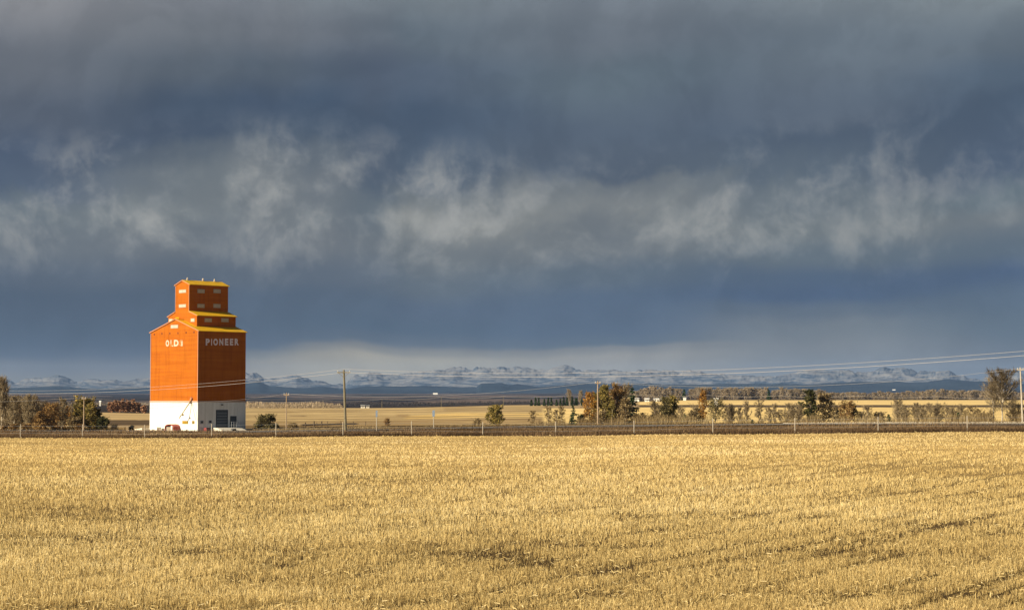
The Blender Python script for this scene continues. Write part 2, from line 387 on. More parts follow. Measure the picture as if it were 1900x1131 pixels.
# ------------------------------------------------------------------ ground
def ground():
    pxs = list(np.arange(-900, 2901, 8.0))
    angs = [math.atan((p-950)/F) for p in pxs]
    a0, a1 = angs[0], angs[-1]
    extra = list(np.arange(a1+.03, a0+2*math.pi-.01, .045))
    angs = np.array(angs+extra)
    rr = list(np.geomspace(12, 200, 70))+list(np.arange(203, 330, .9))+list(np.geomspace(331, 1600, 190))+list(np.geomspace(1620, 15500, 120))
    rr = np.array([2.0, 5.0]+rr)
    A, Rr = np.meshgrid(angs, rr)
    X = Rr*np.sin(A); Y = Rr*np.cos(A)
    # within the fan use straight distance rows instead of arcs
    fan = np.abs(A) < .55
    k = np.where(fan, 1/np.maximum(np.cos(A), .2), 1.0); k2 = np.where(fan, k, 1/np.cos(.55))
    X = X*k2; Y = Y*k2
    Z = H(X, Y)
    Z = Z+np.where((Y > 260) & (Y < 3000), (fbm(X/60, Y/60)-.5)*.25*np.clip((Y-300)/200, 0, 1), 0)
    py = 735+(EYE-Z)*F/np.maximum(Y, 1); px = 950+F*X/np.maximum(Y, 1)
    C = np.zeros(X.shape+(3,))
    def setc(mask, c, f=None):
        c = np.array(c)
        w = mask.astype(float) if f is None else mask*f
        C[:] = C*(1-w[..., None])+c*w[..., None]
    jit = (fbm(X/9, Y/14)-.5)
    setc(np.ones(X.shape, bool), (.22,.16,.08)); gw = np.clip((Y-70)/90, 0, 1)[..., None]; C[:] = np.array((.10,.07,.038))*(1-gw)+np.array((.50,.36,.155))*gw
    field = Y < edge_y(X)
    mid = (px > 300) & (px < 1010); rt = px >= 1010; lf = px <= 300
    jy = py+jit*1.6
    # beyond the road
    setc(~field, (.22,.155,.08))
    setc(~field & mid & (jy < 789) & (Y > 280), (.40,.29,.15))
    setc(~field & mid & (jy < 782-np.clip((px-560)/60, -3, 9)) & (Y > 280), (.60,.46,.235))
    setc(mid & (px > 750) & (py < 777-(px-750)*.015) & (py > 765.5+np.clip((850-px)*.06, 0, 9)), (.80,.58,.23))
    setc(mid & (px > 820) & (jy < 763) & (jy > 753), (.36,.27,.15), .55)
    stk = fbm(X/45+2, np.log(np.maximum(Y, 1))*34, 3); stk2 = fbm(X/30+8, np.log(np.maximum(Y, 1))*60, 2)
    fz = ~field & ~(lf & (Y > 655)) & (px < 1180) & (Y > 285) & (jy < 790)
    setc(fz & (stk > .60), (.36,.26,.135), .75); setc(fz & (stk2 > .66), (.24,.17,.09), .7); setc(fz & (stk < .34), (.72,.56,.29), .6)
    setc(mid & (px > 735) & (px < 760) & (jy > 768) & (jy < 772), (.3,.2,.1), .5)
    setc(mid & (px > 536) & (px < 572) & (jy > 769.6) & (jy < 771.4), (.2,.14,.08))
    setc(mid & (px > 560) & (px < 665) & (py > 786-(px-560)*.02) & (py < 789.5-(px-560)*.025), (.06,.045,.03))
    setc(lf & (Y > 275), (.40,.30,.17)); setc(lf & (jy < 788.5) & (jy > 778.5), (.13,.095,.06)); setc(lf & (jy <= 778.5), (.56,.42,.22)); setc(lf & (Y > 655), (.045,.04,.04))
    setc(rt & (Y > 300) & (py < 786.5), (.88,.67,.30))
    setc(rt & (py < 755.2+jit*.8) & (py > 750.8+jit*.8) & (px > 1180), (.13,.10,.07))
    setc(rt & (jy < 757) & (px <= 1180), (.42,.32,.19)); setc(rt & (py < 751) & (py > 749) & (px <= 1180), (.12,.09,.06))
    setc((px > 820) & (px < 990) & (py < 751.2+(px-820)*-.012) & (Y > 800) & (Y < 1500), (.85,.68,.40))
    # far farmland under the foothills: land colours darkened for cloud shade, with pale strips
    farm = np.clip((np.log(np.maximum(Y, 1))-math.log(1350))/.12, 0, 1)
    s1 = fbm(X/900+3, np.log(np.maximum(Y, 1))*26, 3)
    s2 = fbm(X/420+9, np.log(np.maximum(Y, 1))*50, 2)
    base = np.where(s1[..., None] > .50, np.array((.042,.036,.038)), np.array((.020,.021,.024)))
    base = np.where((s2 > .62)[..., None], np.array((.24,.185,.155)), base)
    base = np.where((s1 < .36)[..., None], np.array((.018,.02,.022)), base)
    C = C*(1-farm[..., None])+base*farm[..., None]
    n = len(angs); m = len(rr)
    idx = np.arange(n*m).reshape(m, n)
    nx = np.roll(idx, -1, axis=1)
    q = np.stack([idx[:-1], idx[1:], nx[1:], nx[:-1]], -1).reshape(-1, 4)
    V = np.stack([X, Y, Z], -1).reshape(-1, 3)
    # centre cap
    V = np.vstack([V, [[0, 0, 0]]]); Cc = np.vstack([C.reshape(-1, 3), [[.22,.16,.08]]])
    t = np.array([[n*m, i, (i+1) % n] for i in range(n)])
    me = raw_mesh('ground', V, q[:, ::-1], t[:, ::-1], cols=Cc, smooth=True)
    g = bpy.data.materials.new('farmland'); g.use_nodes = True; t = NT(g.node_tree); g.node_tree.nodes.clear()
    o = t.n('ShaderNodeOutputMaterial'); b = t.n('ShaderNodeBsdfDiffuse')
    a = t.n('ShaderNodeAttribute', attribute_name='land'); tcn = t.n('ShaderNodeTexCoord')
    sp = t.n('ShaderNodeSeparateXYZ'); t.link(tcn.outputs['Object'], sp.inputs[0])
    v1 = t.noise(t.comb(t.math('MULTIPLY', sp.outputs[0], .03), t.math('MULTIPLY', sp.outputs[1], .07)), 1, 6, .6)
    v2 = t.noise(tcn.outputs['Object'], 2.5, 4, .7)
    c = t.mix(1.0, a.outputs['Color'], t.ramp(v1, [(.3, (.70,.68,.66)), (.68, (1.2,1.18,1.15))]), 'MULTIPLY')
    c = t.mix(1.0, c, t.ramp(v2, [(.3, (.86,.84,.82)), (.7, (1.1,1.1,1.1))]), 'MULTIPLY')
    t.link(c, b.inputs['Color']); t.link(b.outputs[0], o.inputs['Surface'])
    tag(link('ground', me, g), kind='structure')
ground()

def road():
    xs = np.arange(-260, 261, 2.0); V = []; q = []
    d = np.array([1, -.306]); d = d/np.linalg.norm(d); nrm = np.array([-d[1], d[0]])
    offs = [-5.2, -4.2, -4.0, -.1, .1, 4.0, 4.2, 5.2]
    for x in xs:
        for o in offs:
            p = np.array([x, road_y(x)])+nrm*o
            V.append((p[0], p[1], np.interp(x, *ROADZ)+.14-.008*abs(o)))
    k = len(offs); T = []
    for i in range(len(xs)-1):
        for j in range(k-1): q.append((i*k+j, (i+1)*k+j, (i+1)*k+j+1, i*k+j+1)); T.append(j)
    asp = mat('asphalt', (.13,.125,.12), .85, .3, .15, 2)
    shl = mat('gravel_shoulder', (.50,.42,.31), .95, .1, .2, 3)
    pnt = mat('road_paint', (.75,.72,.6), .7, .3, .1)
    me = raw_mesh('road', V, np.array(q)[:, ::-1] if False else q)
    for mm in (asp, shl, pnt): me.materials.append(mm)
    mi = [{0: 1, 6: 1, 1: 2, 5: 2, 3: 2}.get(j, 0) for j in T]
    me.polygons.foreach_set('material_index', mi); me.update()
    tag(link('road', me), kind='structure')
road()
def lane():
    V = []; q = []; xs = np.arange(36, 261, 2.0); d = np.array([1, -.306]); d = d/np.linalg.norm(d); nrm = np.array([-d[1], d[0]])
    for x in xs:
        wd = 4.6*min(1, (x-35)/14)+.2
        for o, dz in ((5.0, .125), (5.3, .16), (5.3+wd, .22)):
            p = np.array([x, road_y(x)])+nrm*o; V.append((p[0], p[1], np.interp(x, *ROADZ)+dz))
    for i in range(len(xs)-1):
        for j in range(2): q.append((i*3+j, (i+1)*3+j, (i+1)*3+j+1, i*3+j+1))
    tag(link('gravel_lane', raw_mesh('gravel_lane', V, q), mat('pale_gravel', (.80,.70,.52), .95, .1, .1, 3)), kind='structure')
lane()

# ------------------------------------------------------------------ foothills and mountains
def interp_px(pts, px):
    return np.interp(px, [p[0] for p in pts], [p[1] for p in pts])
HILL = [(-900,716),(0,722),(100,716),(180,722),(280,718),(460,710),(480,707),(500,716),(560,720),(600,717),(640,722),(680,716),(740,717),(790,716),(830,718),(884,718),(892,711.5),(930,710),(945,714),(960,713),(1000,718),(1060,713),(1100,712),(1150,714),(1200,711),(1260,714),(1330,713),(1400,712),(1450,710),(1500,713),(1600,708),(1700,710),(1760,704),(1800,708),(1900,711),(2900,712)]
MTN = [(-900,705),(0,712),(60,707),(110,702),(140,711),(180,706),(230,711),(280,706),(400,700),(455,688),(470,692),(490,703),(520,702),(550,698),(580,710),(640,716),(655,702),(682,695),(712,702),(730,702),(790,694),(826,690),(842,687),(858,691),(880,688),(900,685),(950,687),(1000,693),(1025,689),(1048,684),(1072,690),(1100,691),(1130,688),(1200,692),(1260,693),(1300,689),(1350,696),(1450,691),(1500,689),(1600,694),(1650,687),(1690,687),(1720,693),(1760,689),(1800,699),(1870,694),(1900,699),(2900,700)]
def ridges(name, prof, Y0, Yc, Yb, rough, seed, m, rows=26, step=4, relief=.35):
    px = np.arange(-900, 2901, step).astype(float)
    ys = np.concatenate([np.linspace(Y0, Yc, rows), np.linspace(Yc, Yb, 5)[1:]])
    PX, YY = np.meshgrid(px, ys)
    crest = EYE+(735-interp_px(prof, PX))*Yc/F
    t = np.clip((YY-Y0)/(Yc-Y0), 0, 1); back = np.clip((YY-Yc)/(Yb-Yc), 0, 1)
    XX = (PX-950)/F*YY
    n = fbm(XX/700+seed, YY/500+seed, 5, .55); rd = 1-np.abs(2*fbm(XX/900+seed*2, YY/420+3, 4, .55)-1)*1.6
    z0 = 12.0
    z = z0+(crest-z0)*(t**1.25)*(1+rough*(rd-.6)*(1-t*.75)*relief*4)+(n-.5)*rough*90*np.sin(np.pi*np.clip(t, 0, 1))**.7
    jg = 1-np.abs(2*fbm(XX/230+seed, YY/330+seed, 6, .68)-1)
    z += ((jg-.72)*62+(fbm(XX/110+seed, YY/160+seed, 4, .6)-.5)*30)*rough*t**1.6
    z = np.maximum(z, z0)*(1-back)+(z0-20)*back
    z[0] = 0
    n_, m_ = len(px), len(ys); idx = np.arange(n_*m_).reshape(m_, n_)
    q = np.stack([idx[:-1, :-1], idx[:-1, 1:], idx[1:, 1:], idx[1:, :-1]], -1).reshape(-1, 4)
    me = raw_mesh(name, np.stack([XX, YY, z], -1).reshape(-1, 3), q)
    return tag(link(name, me, m), kind='structure')
def hillm(t, tcn, c, b):
    mp = t.n('ShaderNodeMapping'); t.link(tcn.outputs['Object'], mp.inputs[0]); mp.inputs['Scale'].default_value = (.0016, .0016, .02)
    n = t.noise(mp.outputs[0], 1.0, 7, .65)
    return t.ramp(n, [(.35, (.008,.015,.026)), (.52, (.018,.032,.048)), (.68, (.035,.05,.065)), (.85, (.12,.13,.15))])  # forest colours kept blue-dark, cloud shade over the hills included
M['hill'] = mat('forested_hill', rough=1, spec=0, build=hillm)
def snowm(t, tcn, c, b):
    mp = t.n('ShaderNodeMapping'); t.link(tcn.outputs['Object'], mp.inputs[0]); mp.inputs['Scale'].default_value = (.0060, .0030, .045)
    n = t.noise(mp.outputs[0], 1.0, 8, .68, .8)
    sp = t.n('ShaderNodeSeparateXYZ'); t.link(tcn.outputs['Object'], sp.inputs[0])
    ge = t.n('ShaderNodeNewGeometry'); gs = t.n('ShaderNodeSeparateXYZ'); t.link(ge.outputs['True Normal'], gs.inputs[0])
    hh = t.math('ADD', t.smooth(sp.outputs[2], 60, 190, -.06, .05), t.smooth(t.math('ABSOLUTE', gs.outputs[2]), .55, .98, -.09, .07))
    f = t.math('ADD', n, hh)
    return t.ramp(f, [(.40, (.025,.04,.065)), (.48, (.06,.085,.12)), (.54, (.14,.15,.17)), (.68, (.235,.235,.235))])  # snow and rock greyed in colour to stand in for cloud shade
M['snow'] = mat('shaded_snow_rock', rough=1, spec=0, build=snowm)
ridges('mountains', MTN, 13000, 14600, 15200, 1.0, 3.0, M['snow'], 56, 2)
ridges('hills', HILL, 9500, 11500, 12600, .16, 8.0, M['hill'])

# ------------------------------------------------------------------ stubble, weeds (uncountable)
def blades(name, X, Y, hgt, wid, lean, tone, m, label=None, cat=None, kind='stuff', z=None, parent=None, lie=None):
    n = len(X); Z = (H(X, Y) if z is None else z)-.01
    th = rng.random(n)*math.pi; ph = rng.random(n)*2*math.pi
    dx = np.cos(th)*wid/2; dy = np.sin(th)*wid/2*.6
    lx = np.cos(ph)*lean*hgt; ly = np.sin(ph)*lean*hgt
    V = np.empty((n, 4, 3), np.float32)
    V[:, 0] = np.stack([X-dx, Y-dy, Z], -1); V[:, 1] = np.stack([X+dx, Y+dy, Z], -1)
    V[:, 2] = np.stack([X+dx*.7+lx, Y+dy*.7+ly, Z+hgt], -1); V[:, 3] = np.stack([X-dx*.7+lx, Y-dy*.7+ly, Z+hgt], -1)
    me = raw_mesh(name, V.reshape(-1, 3), np.arange(n*4).reshape(-1, 4), attrs={'tone': np.repeat(tone, 4)})
    o = link(name, me, m, parent)
    if parent is None: tag(o, label, cat, kind=kind)
    return o
def stubble():
    N = 950000
    u = rng.random(N)
    iy = 1/250+(1/36-1/250)*np.where(rng.random(N) < .8, u, u**1.8)
    Y = 1/iy; px = rng.uniform(-420, 2320, N); X = (px-950)/F*Y
    rd = np.array([.51, .86]); nr = np.array([.86, -.51])
    along = X*rd[0]+Y*rd[1]; acr = X*nr[0]+Y*nr[1]
    sp = .28; row = np.round(acr/sp)
    snap = row*sp+rng.normal(0, .03, N)
    head = Y > 178+fbm(X/30, Y*0)*20                      # headland sown along the fence
    near = (Y < 130) & ~head
    acr2 = np.where(near, snap, acr)
    tuft = (np.round(along/.13+row*.37)-row*.37)*.13+rng.normal(0, .022, N)
    along = np.where(near & (rng.random(N) < .85), tuft, along)
    X = along*rd[0]+acr2*nr[0]; Y = along*rd[1]+acr2*nr[1]
    keep = (Y < edge_y(X)-.3)
    cl = fbm(X/2.6, Y/1.9, 4, .6); big = fbm(X/14+4, Y/22, 4, .6); mids = fbm(X/9+2, Y/5+7, 3)
    # wheel tracks run with the rows, on the headland along the fence
    tr = np.abs(((acr2+fbm(along/40, acr2*0)*1.2) % 9.2)-4.6); tw = (np.abs(tr-1.0) < .24) & ~head
    trh = np.abs(((Y+.189*X+fbm(X/30, Y*0+3)*2) % 11)-5.5); tw |= (np.abs(trh-1.1) < .35) & head
    gap = cl+.3*(mids-.5)+(big-.5)*.22
    keep &= (gap > .36-np.clip((Y-90)/600, 0, .2)) | (rng.random(N) < .48)
    sw = np.cos(2*math.pi*(acr2+.35*np.sin(along/23))/3.05); swf = np.where(head, np.cos(2*math.pi*(Y+.19*X)/9), sw)
    brk = fbm(along/7, acr2*.33+9, 3)
    furrow = (swf < -.86) & ~head & (brk > .40)
    keep &= ~(furrow & (rng.random(N) < .62)); keep &= ~((swf < -.72) & head & (rng.random(N) < .35))
    keep &= ~(tw & (rng.random(N) < .6))
    hgt = (.14+.14*rng.random(N))*(.7+.6*mids)*(.93+.10*swf)*np.where(furrow, .6, 1)*np.where(tw, .5, 1)*np.where(gap < .36, .6, 1)*np.clip(1.25-Y/330, .6, 1)
    wid = (.010+.011*rng.random(N))*np.clip(Y/66, .75, 2.6)
    lean = rng.random(N)**2*.8
    tone = np.clip(.50-np.clip((80-Y)/230, 0, .15)+(rng.random(N)-.5)*.78*np.clip(1.2-Y/240, .35, 1)+(big-.5)*.55+(cl-.5)*.5*np.clip(1.2-Y/230, .3, 1)+(mids-.5)*.3+(fbm(X/28+1, (Y+.19*X)/2.6, 3)-.5)*.8*np.clip((Y-80)/90, 0, 1)-np.where(tw, .25, 0)-np.where(furrow, .12, 0)+np.clip((Y-70)/700, 0, .16), 0, 1)
    k = keep
    blades('stubble', X[k], Y[k], hgt[k], wid[k], lean[k], tone[k], M['straw'], 'golden cut grain stubble standing over the whole near field', 'stubble')
    # loose straw lying between the rows
    N = 30000
    Y = 1/(1/250+(1/36-1/250)*rng.random(N)**1.1); X = (rng.uniform(-420, 2320, N)-950)/F*Y
    k = Y < edge_y(X)-.4; X = X[k]; Y = Y[k]; N = len(X)
    L = rng.uniform(.06, .2, N); w = .012*np.clip(Y/60, 1, 3); a = rng.random(N)*2*math.pi
    ex = np.cos(a)*L/2; ey = np.sin(a)*L/2; wx = -np.sin(a)*w/2; wy = np.cos(a)*w/2; Z = H(X, Y)+.04+rng.random(N)*.16
    ez = rng.normal(0, .03, N)
    V = np.empty((N, 4, 3), np.float32)
    V[:, 0] = np.stack([X-ex-wx, Y-ey-wy, Z-ez], -1); V[:, 1] = np.stack([X+ex-wx, Y+ey-wy, Z+ez], -1)
    V[:, 2] = np.stack([X+ex+wx, Y+ey+wy, Z+ez+w], -1); V[:, 3] = np.stack([X-ex+wx, Y-ey+wy, Z-ez+w], -1)
    me = raw_mesh('loose_straw', V.reshape(-1, 3), np.arange(N*4).reshape(-1, 4), attrs={'tone': np.repeat(np.clip(rng.normal(.65, .2, N), 0, 1), 4)})
    tag(link('loose_straw', me, M['straw']), 'loose cut straw lying flat among the near stubble', 'straw', kind='stuff')
stubble()

def weeds():
    N = 190000
    X = rng.uniform(-110, 100, N); t = rng.random(N)
    Y0 = edge_y(X)+.4; Y1 = road_y(X)-5.5
    Y = Y0+(Y1-Y0)*t
    g = fbm(X/5, Y/3, 4); g2 = fbm(X/22+5, Y/8, 3)
    hgt = (.14+.45*rng.random(N)**1.5*g*1.6)*(.75+.5*g2); hgt *= np.where(t < .25, .8, .8)
    left = np.clip((-20-X)/30, 0, 1)
    hgt *= (1-.35*left); edge = np.clip((t-.72)/.1, 0, 1)*np.clip((-38-X)/8, 0, 1); hgt = hgt*(1+1.1*edge)
    tone = np.clip(.38+(g-.5)*.9+(g2-.5)*.6+(rng.random(N)-.5)*.5+left*.14*(t > .5)-.25*(t < .22), 0, 1)
    blades('verge_weeds', X, Y, hgt, .03+.04*rng.random(N), .5*rng.random(N), tone, M['weed'], 'dark brown weeds and dead grass filling the roadside ditch', 'weeds')
    # far side of the road
    N = 60000
    X = rng.uniform(-110, 110, N); Y = road_y(X)+5.5+rng.random(N)**1.5*34
    px = 950+F*X/Y
    k = ~((px > 235) & (px < 470)); X = X[k]; Y = Y[k]; n = len(X)
    g = fbm(X/6, Y/5, 3); rt = np.clip((X-5)/20, 0, 1)
    blades('far_verge_grass', X, Y, .15+.35*rng.random(n)*g+.12*rt, .05+.05*rng.random(n), .5*rng.random(n), np.clip(.3+(g-.5)*1.2+(rng.random(n)-.5)*.4, 0, 1),
           M['brush'], 'tan dead grass along the far side of the road', 'grass')
    # brush under the right-hand trees
    N = 26000; pxs = []; 
    px = rng.uniform(850, 1960, N); Yb = 268+rng.random(N)*26; X = (px-950)/F*Yb
    dens = fbm(px/26, Yb*0+2, 3); k = rng.random(N) < np.clip((dens-.38)*4+.08, .03, 1); k &= (px > 1000) | (rng.random(N) < .25)
    X = X[k]; Yb = Yb[k]; dens = dens[k]; n = len(X)
    tone = np.clip(.45+(rng.random(n)-.5)*.7+(fbm(X/6, Yb/6)-.5), 0, 1)
    blades('undergrowth', X, Yb, (.35+1.6*rng.random(n)**1.6)*np.clip(dens*1.6, .4, 1.2)*np.where(950+F*X/Yb < 1060, .45, .85), .025+.03*rng.random(n), .45*rng.random(n), tone, M['brush'],
           'thin tan undergrowth at the foot of the roadside trees', 'undergrowth')
weeds()

# ------------------------------------------------------------------ trees
def tubes(segs, sides=4):
    S = np.array(segs, float).reshape(-1, 8); n = len(S)
    p0 = S[:, 0:3]; p1 = S[:, 3:6]; r0 = S[:, 6]; r1 = S[:, 7]
    d = p1-p0; d /= np.maximum(np.linalg.norm(d, axis=1)[:, None], 1e-6)
    up = np.where(np.abs(d[:, 2:3]) < .9, np.array([[0, 0, 1.]]), np.array([[1., 0, 0]]))
    a = np.cross(d, up); a /= np.linalg.norm(a, axis=1)[:, None]; b = np.cross(d, a)
    V = np.empty((n, 2*sides, 3))
    for k in range(sides):
        c, s = math.cos(2*math.pi*k/sides), math.sin(2*math.pi*k/sides)
        V[:, k] = p0+(a*c+b*s)*r0[:, None]; V[:, sides+k] = p1+(a*c+b*s)*r1[:, None]
    base = (np.arange(n)*2*sides)[:, None]
    q = []
    for k in range(sides):
        k2 = (k+1) % sides; q.append(np.concatenate([base+k, base+k2, base+sides+k2, base+sides+k], 1))
    return V.reshape(-1, 3), np.stack(q, 1).reshape(-1, 4)
def quadcloud(pts, size, rg, flat=0.0, elong=1.0):
    n = len(pts); a = rg.normal(size=(n, 3)); a /= np.linalg.norm(a, axis=1)[:, None]
    b = rg.normal(size=(n, 3)); b -= (b*a).sum(1)[:, None]*a; b /= np.linalg.norm(b, axis=1)[:, None]
    s = (size*(.6+.8*rg.random(n)))[:, None]/2
    a = a*s*elong; b = b*s
    V = np.stack([pts-a-b*.3, pts+b*.8-a*.2, pts+a+b*.2, pts-b*.8+a*.1], 1)
    return V.reshape(-1, 3), np.arange(n*4).reshape(-1, 4)
def make_tree(name, label, cat, loc, hgt, wid, kind, leaf, bark, seed, leafn=1200, lsize=.24, group=None, t0=.2, lod=1.0, twk=1.0):
    """deciduous: tapered trunk, limbs, branches and twigs; crown = foliage/twig mesh"""
    rg = np.random.default_rng(seed); segs = []; tips = []; fine = []
    root = empty(name, loc, rg.random()*6.28, label, cat, group)
    fast = kind in ('poplar', 'sapling')
    ntr = {'bush': 7, 'multi': 3}.get(kind, 1)
    r_base = max(.035, hgt*.017) if ntr == 1 else max(.03, hgt*.011)
    for tr in range(ntr):
        lx, ly = (rg.normal(0, wid*.16 if ntr > 1 else wid*.03, 2))
        ht = hgt*(rg.uniform(.6, .95) if ntr > 1 else .93)
        off = rg.normal(0, wid*.06, 2) if ntr > 1 else np.zeros(2)
        K = 6; cen = []
        for k in range(K+1):
            t = k/K; cen.append(np.array([off[0]+lx*t*t+rg.normal(0, .012*hgt)*(t > 0), off[1]+ly*t*t+rg.normal(0, .012*hgt)*(t > 0), ht*t]))
        cen[0][:2] = off
        for k in range(K): segs.append([*cen[k], *cen[k+1], r_base*(1-.85*k/K), r_base*(1-.85*(k+1)/K)])
        nl = int({'poplar': 26, 'sapling': 14, 'round': 24, 'bush': 7, 'multi': 14, 'big': 30, 'ragged': 16}[kind]*lod**.5)
        for i in range(nl):
            t = t0+(.98-t0)*(i+rg.random())/nl; k = min(int(t*K), K-1); f = t*K-k
            p = cen[k]*(1-f)+cen[k+1]*f; az_ = i*2.4+rg.normal(0, .4)
            s = (t-t0)/(1-t0)
            if fast: prof = .35+.65*math.sin(math.pi*min(1, s*.9+.12)); e = rg.uniform(.75, 1.15)
            elif kind == 'big': prof = .5+.5*math.sin(math.pi*(s*.75+.15)); e = rg.uniform(.45, 1.05)
            elif kind == 'bush': prof = .9; e = rg.uniform(.1, .9)
            else: prof = .25+.75*math.sin(math.pi*(s*.78+.17)); e = rg.uniform(.25, .85)
            if kind == 'ragged': prof *= rg.uniform(.35, 1.25)
            L = wid*.5*prof*rg.uniform(.75, 1.1)/max(.45, math.cos(e)); L = min(L, hgt*.45, (hgt*.98-p[2])/max(.2, math.sin(e)+.1)+.1*wid)
            d = np.array([math.cos(az_)*math.cos(e), math.sin(az_)*math.cos(e), math.sin(e)])
            q = p; rb = r_base*(1-.8*t)*.5
            for s_ in range(3):
                d2 = d+rg.normal(0, .16, 3)+np.array([0, 0, .1*s_]); d2 /= np.linalg.norm(d2); q2 = q+d2*L/3
                if q2[2] > hgt: q2[2] = hgt
                segs.append([*q, *q2, rb*(1-s_*.28), rb*(1-(s_+1)*.28)])
                for j in range(3):
                    d3 = d2+rg.normal(0, .6, 3)+np.array([0, 0, .25]); d3 /= np.linalg.norm(d3)
                    b0 = q+(q2-q)*rg.random(); b1 = b0+d3*L*rg.uniform(.2, .42)
                    if b1[2] > hgt*1.02: b1[2] = hgt*1.02
                    fine.append([*b0, *b1, rb*.3+.012, .01]); tips.append((b0, b1))
                q = q2
            tips.append((q-d*L*.2, q))
    V, q = tubes(segs, 5); me = raw_mesh('trunk', V, q, smooth=True); link('trunk', me, bark, root)
    # crown: fine branches + twigs + leaves
    F1 = [] ; 
    T = np.array([np.concatenate(t) for t in tips]); n = len(T)
    ntw = int(leafn*(1.0 if leaf in (M['twig'], M['dtwig'], M['farwood']) else .25))
    pick = rg.integers(0, n, ntw); f = rg.random((ntw, 1)); b0 = T[pick, :3]*(1-f)+T[pick, 3:]*f
    dd = T[pick, 3:]-T[pick, :3]; dd /= np.maximum(np.linalg.norm(dd, axis=1)[:, None], .01); dd = dd+rg.normal(0, .5, (ntw, 3))+np.array([0, 0, .35]); dd /= np.linalg.norm(dd, axis=1)[:, None]
    L = hgt*.075*rg.uniform(.5, 1.3, (ntw, 1)); tw = (.013+.0007*hgt)*twk
    segt = np.concatenate([b0, b0+dd*L, np.full((ntw, 1), tw), np.full((ntw, 1), tw*.4)], 1)
    Vf, qf = tubes(np.array(fine), 3); Vt, qt = tubes(segt, 3)
    Vs = [Vf, Vt]; qs = [qf, qt+len(Vf)]; tn = [np.full(len(Vf), .45), np.repeat(rg.random(ntw)*.9+.05, 6)]
    ncl = int({'bush': 34, 'poplar': 40, 'round': 46, 'ragged': 22, 'multi': 26, 'sapling': 14, 'big': 40}[kind])
    def envelope(s):
        if kind == 'bush': return np.sqrt(np.clip(1-(np.clip(s, .25, 1)-.25)**2/.5625, 0, 1))
        if fast: return np.sin(np.pi*np.clip(s*.80+.16, 0, 1))**.8
        return np.sin(np.pi*np.clip(s*.72+.24, 0, 1))**.7
    zlo = 0 if kind == 'bush' else t0*.8
    sc_ = rg.random(ncl)**.85; cz = hgt*(zlo+(.94-zlo)*sc_); rr_ = wid*.49*envelope(sc_)*np.sqrt(rg.uniform(.15, 1, ncl))*(rg.uniform(.6, 1.1, ncl) if kind != 'ragged' else rg.uniform(.2, 1.25, ncl)); aa_ = rg.random(ncl)*6.283
    cc = np.stack([np.cos(aa_)*rr_, np.sin(aa_)*rr_, cz], 1); cr_ = (wid*.5*hgt*.5)**.5*rg.uniform(.16, .30, ncl)*(1.25 if kind == 'bush' else 1)
    def clumps(k_, flat=.75):
        w_ = cr_**2/np.sum(cr_**2); i_ = rg.choice(ncl, k_, p=w_); d_ = rg.normal(size=(k_, 3)); d_ /= np.linalg.norm(d_, axis=1)[:, None]
        p_ = cc[i_]+d_*(cr_[i_]*rg.random(k_)**.45)[:, None]*np.array([1, 1, flat]); return p_, i_
    barek = leaf in (M['twig'], M['dtwig'], M['farwood'])
    if barek:
        k_ = int(leafn*.5); p_, i_ = clumps(k_, 1.1); p_[:, 2] = np.clip(p_[:, 2], .05, hgt)
        dd = rg.normal(0, .45, (k_, 3))+np.array([0, 0, .9]); dd /= np.linalg.norm(dd, axis=1)[:, None]; L = hgt*.11*rg.uniform(.4, 1.4, (k_, 1))
        Vt, qt = tubes(np.concatenate([p_-dd*L/2, p_+dd*L/2, np.full((k_, 1), tw*.8), np.full((k_, 1), tw*.3)], 1), 3)
        qs.append(qt+sum(len(v) for v in Vs)); Vs.append(Vt); tn.append(np.repeat(rg.random(k_)*.9+.05, 6))
    else:
        k_ = int(leafn*(1.3 if kind == 'bush' else .62)); p_, i_ = clumps(k_); p_[:, 2] = np.clip(p_[:, 2], .03, hgt*1.0); tc_ = rg.random(ncl)
        Vl, ql = quadcloud(p_, np.full(k_, lsize), rg); qs.append(ql+sum(len(v) for v in Vs)); Vs.append(Vl)
        tn.append(np.repeat(np.clip(tc_[i_]*.45+rg.random(k_)*.6-.03, 0, 1), 4))
    if not barek and kind != 'bush':
        leafn = int(leafn*.5)
        pick = rg.integers(0, n, leafn); f = rg.random((leafn, 1))**.6
        cl = rg.random(n)
        pts = T[pick, :3]*(1-f)+T[pick, 3:]*f+rg.normal(0, wid*.045, (leafn, 3))
        pts[:, 2] = np.clip(pts[:, 2], .1, hgt*1.02)
        Vl, ql = quadcloud(pts, np.full(leafn, lsize), rg)
        off = sum(len(v) for v in Vs); qs.append(ql+off); Vs.append(Vl)
        tn.append(np.repeat(np.clip(cl[pick]*.5+rg.random(leafn)*.55-.03, 0, 1), 4))
    me = raw_mesh('crown', np.vstack(Vs), np.vstack(qs), attrs={'tone': np.concatenate(tn)}); link('crown', me, leaf, root)
    return root
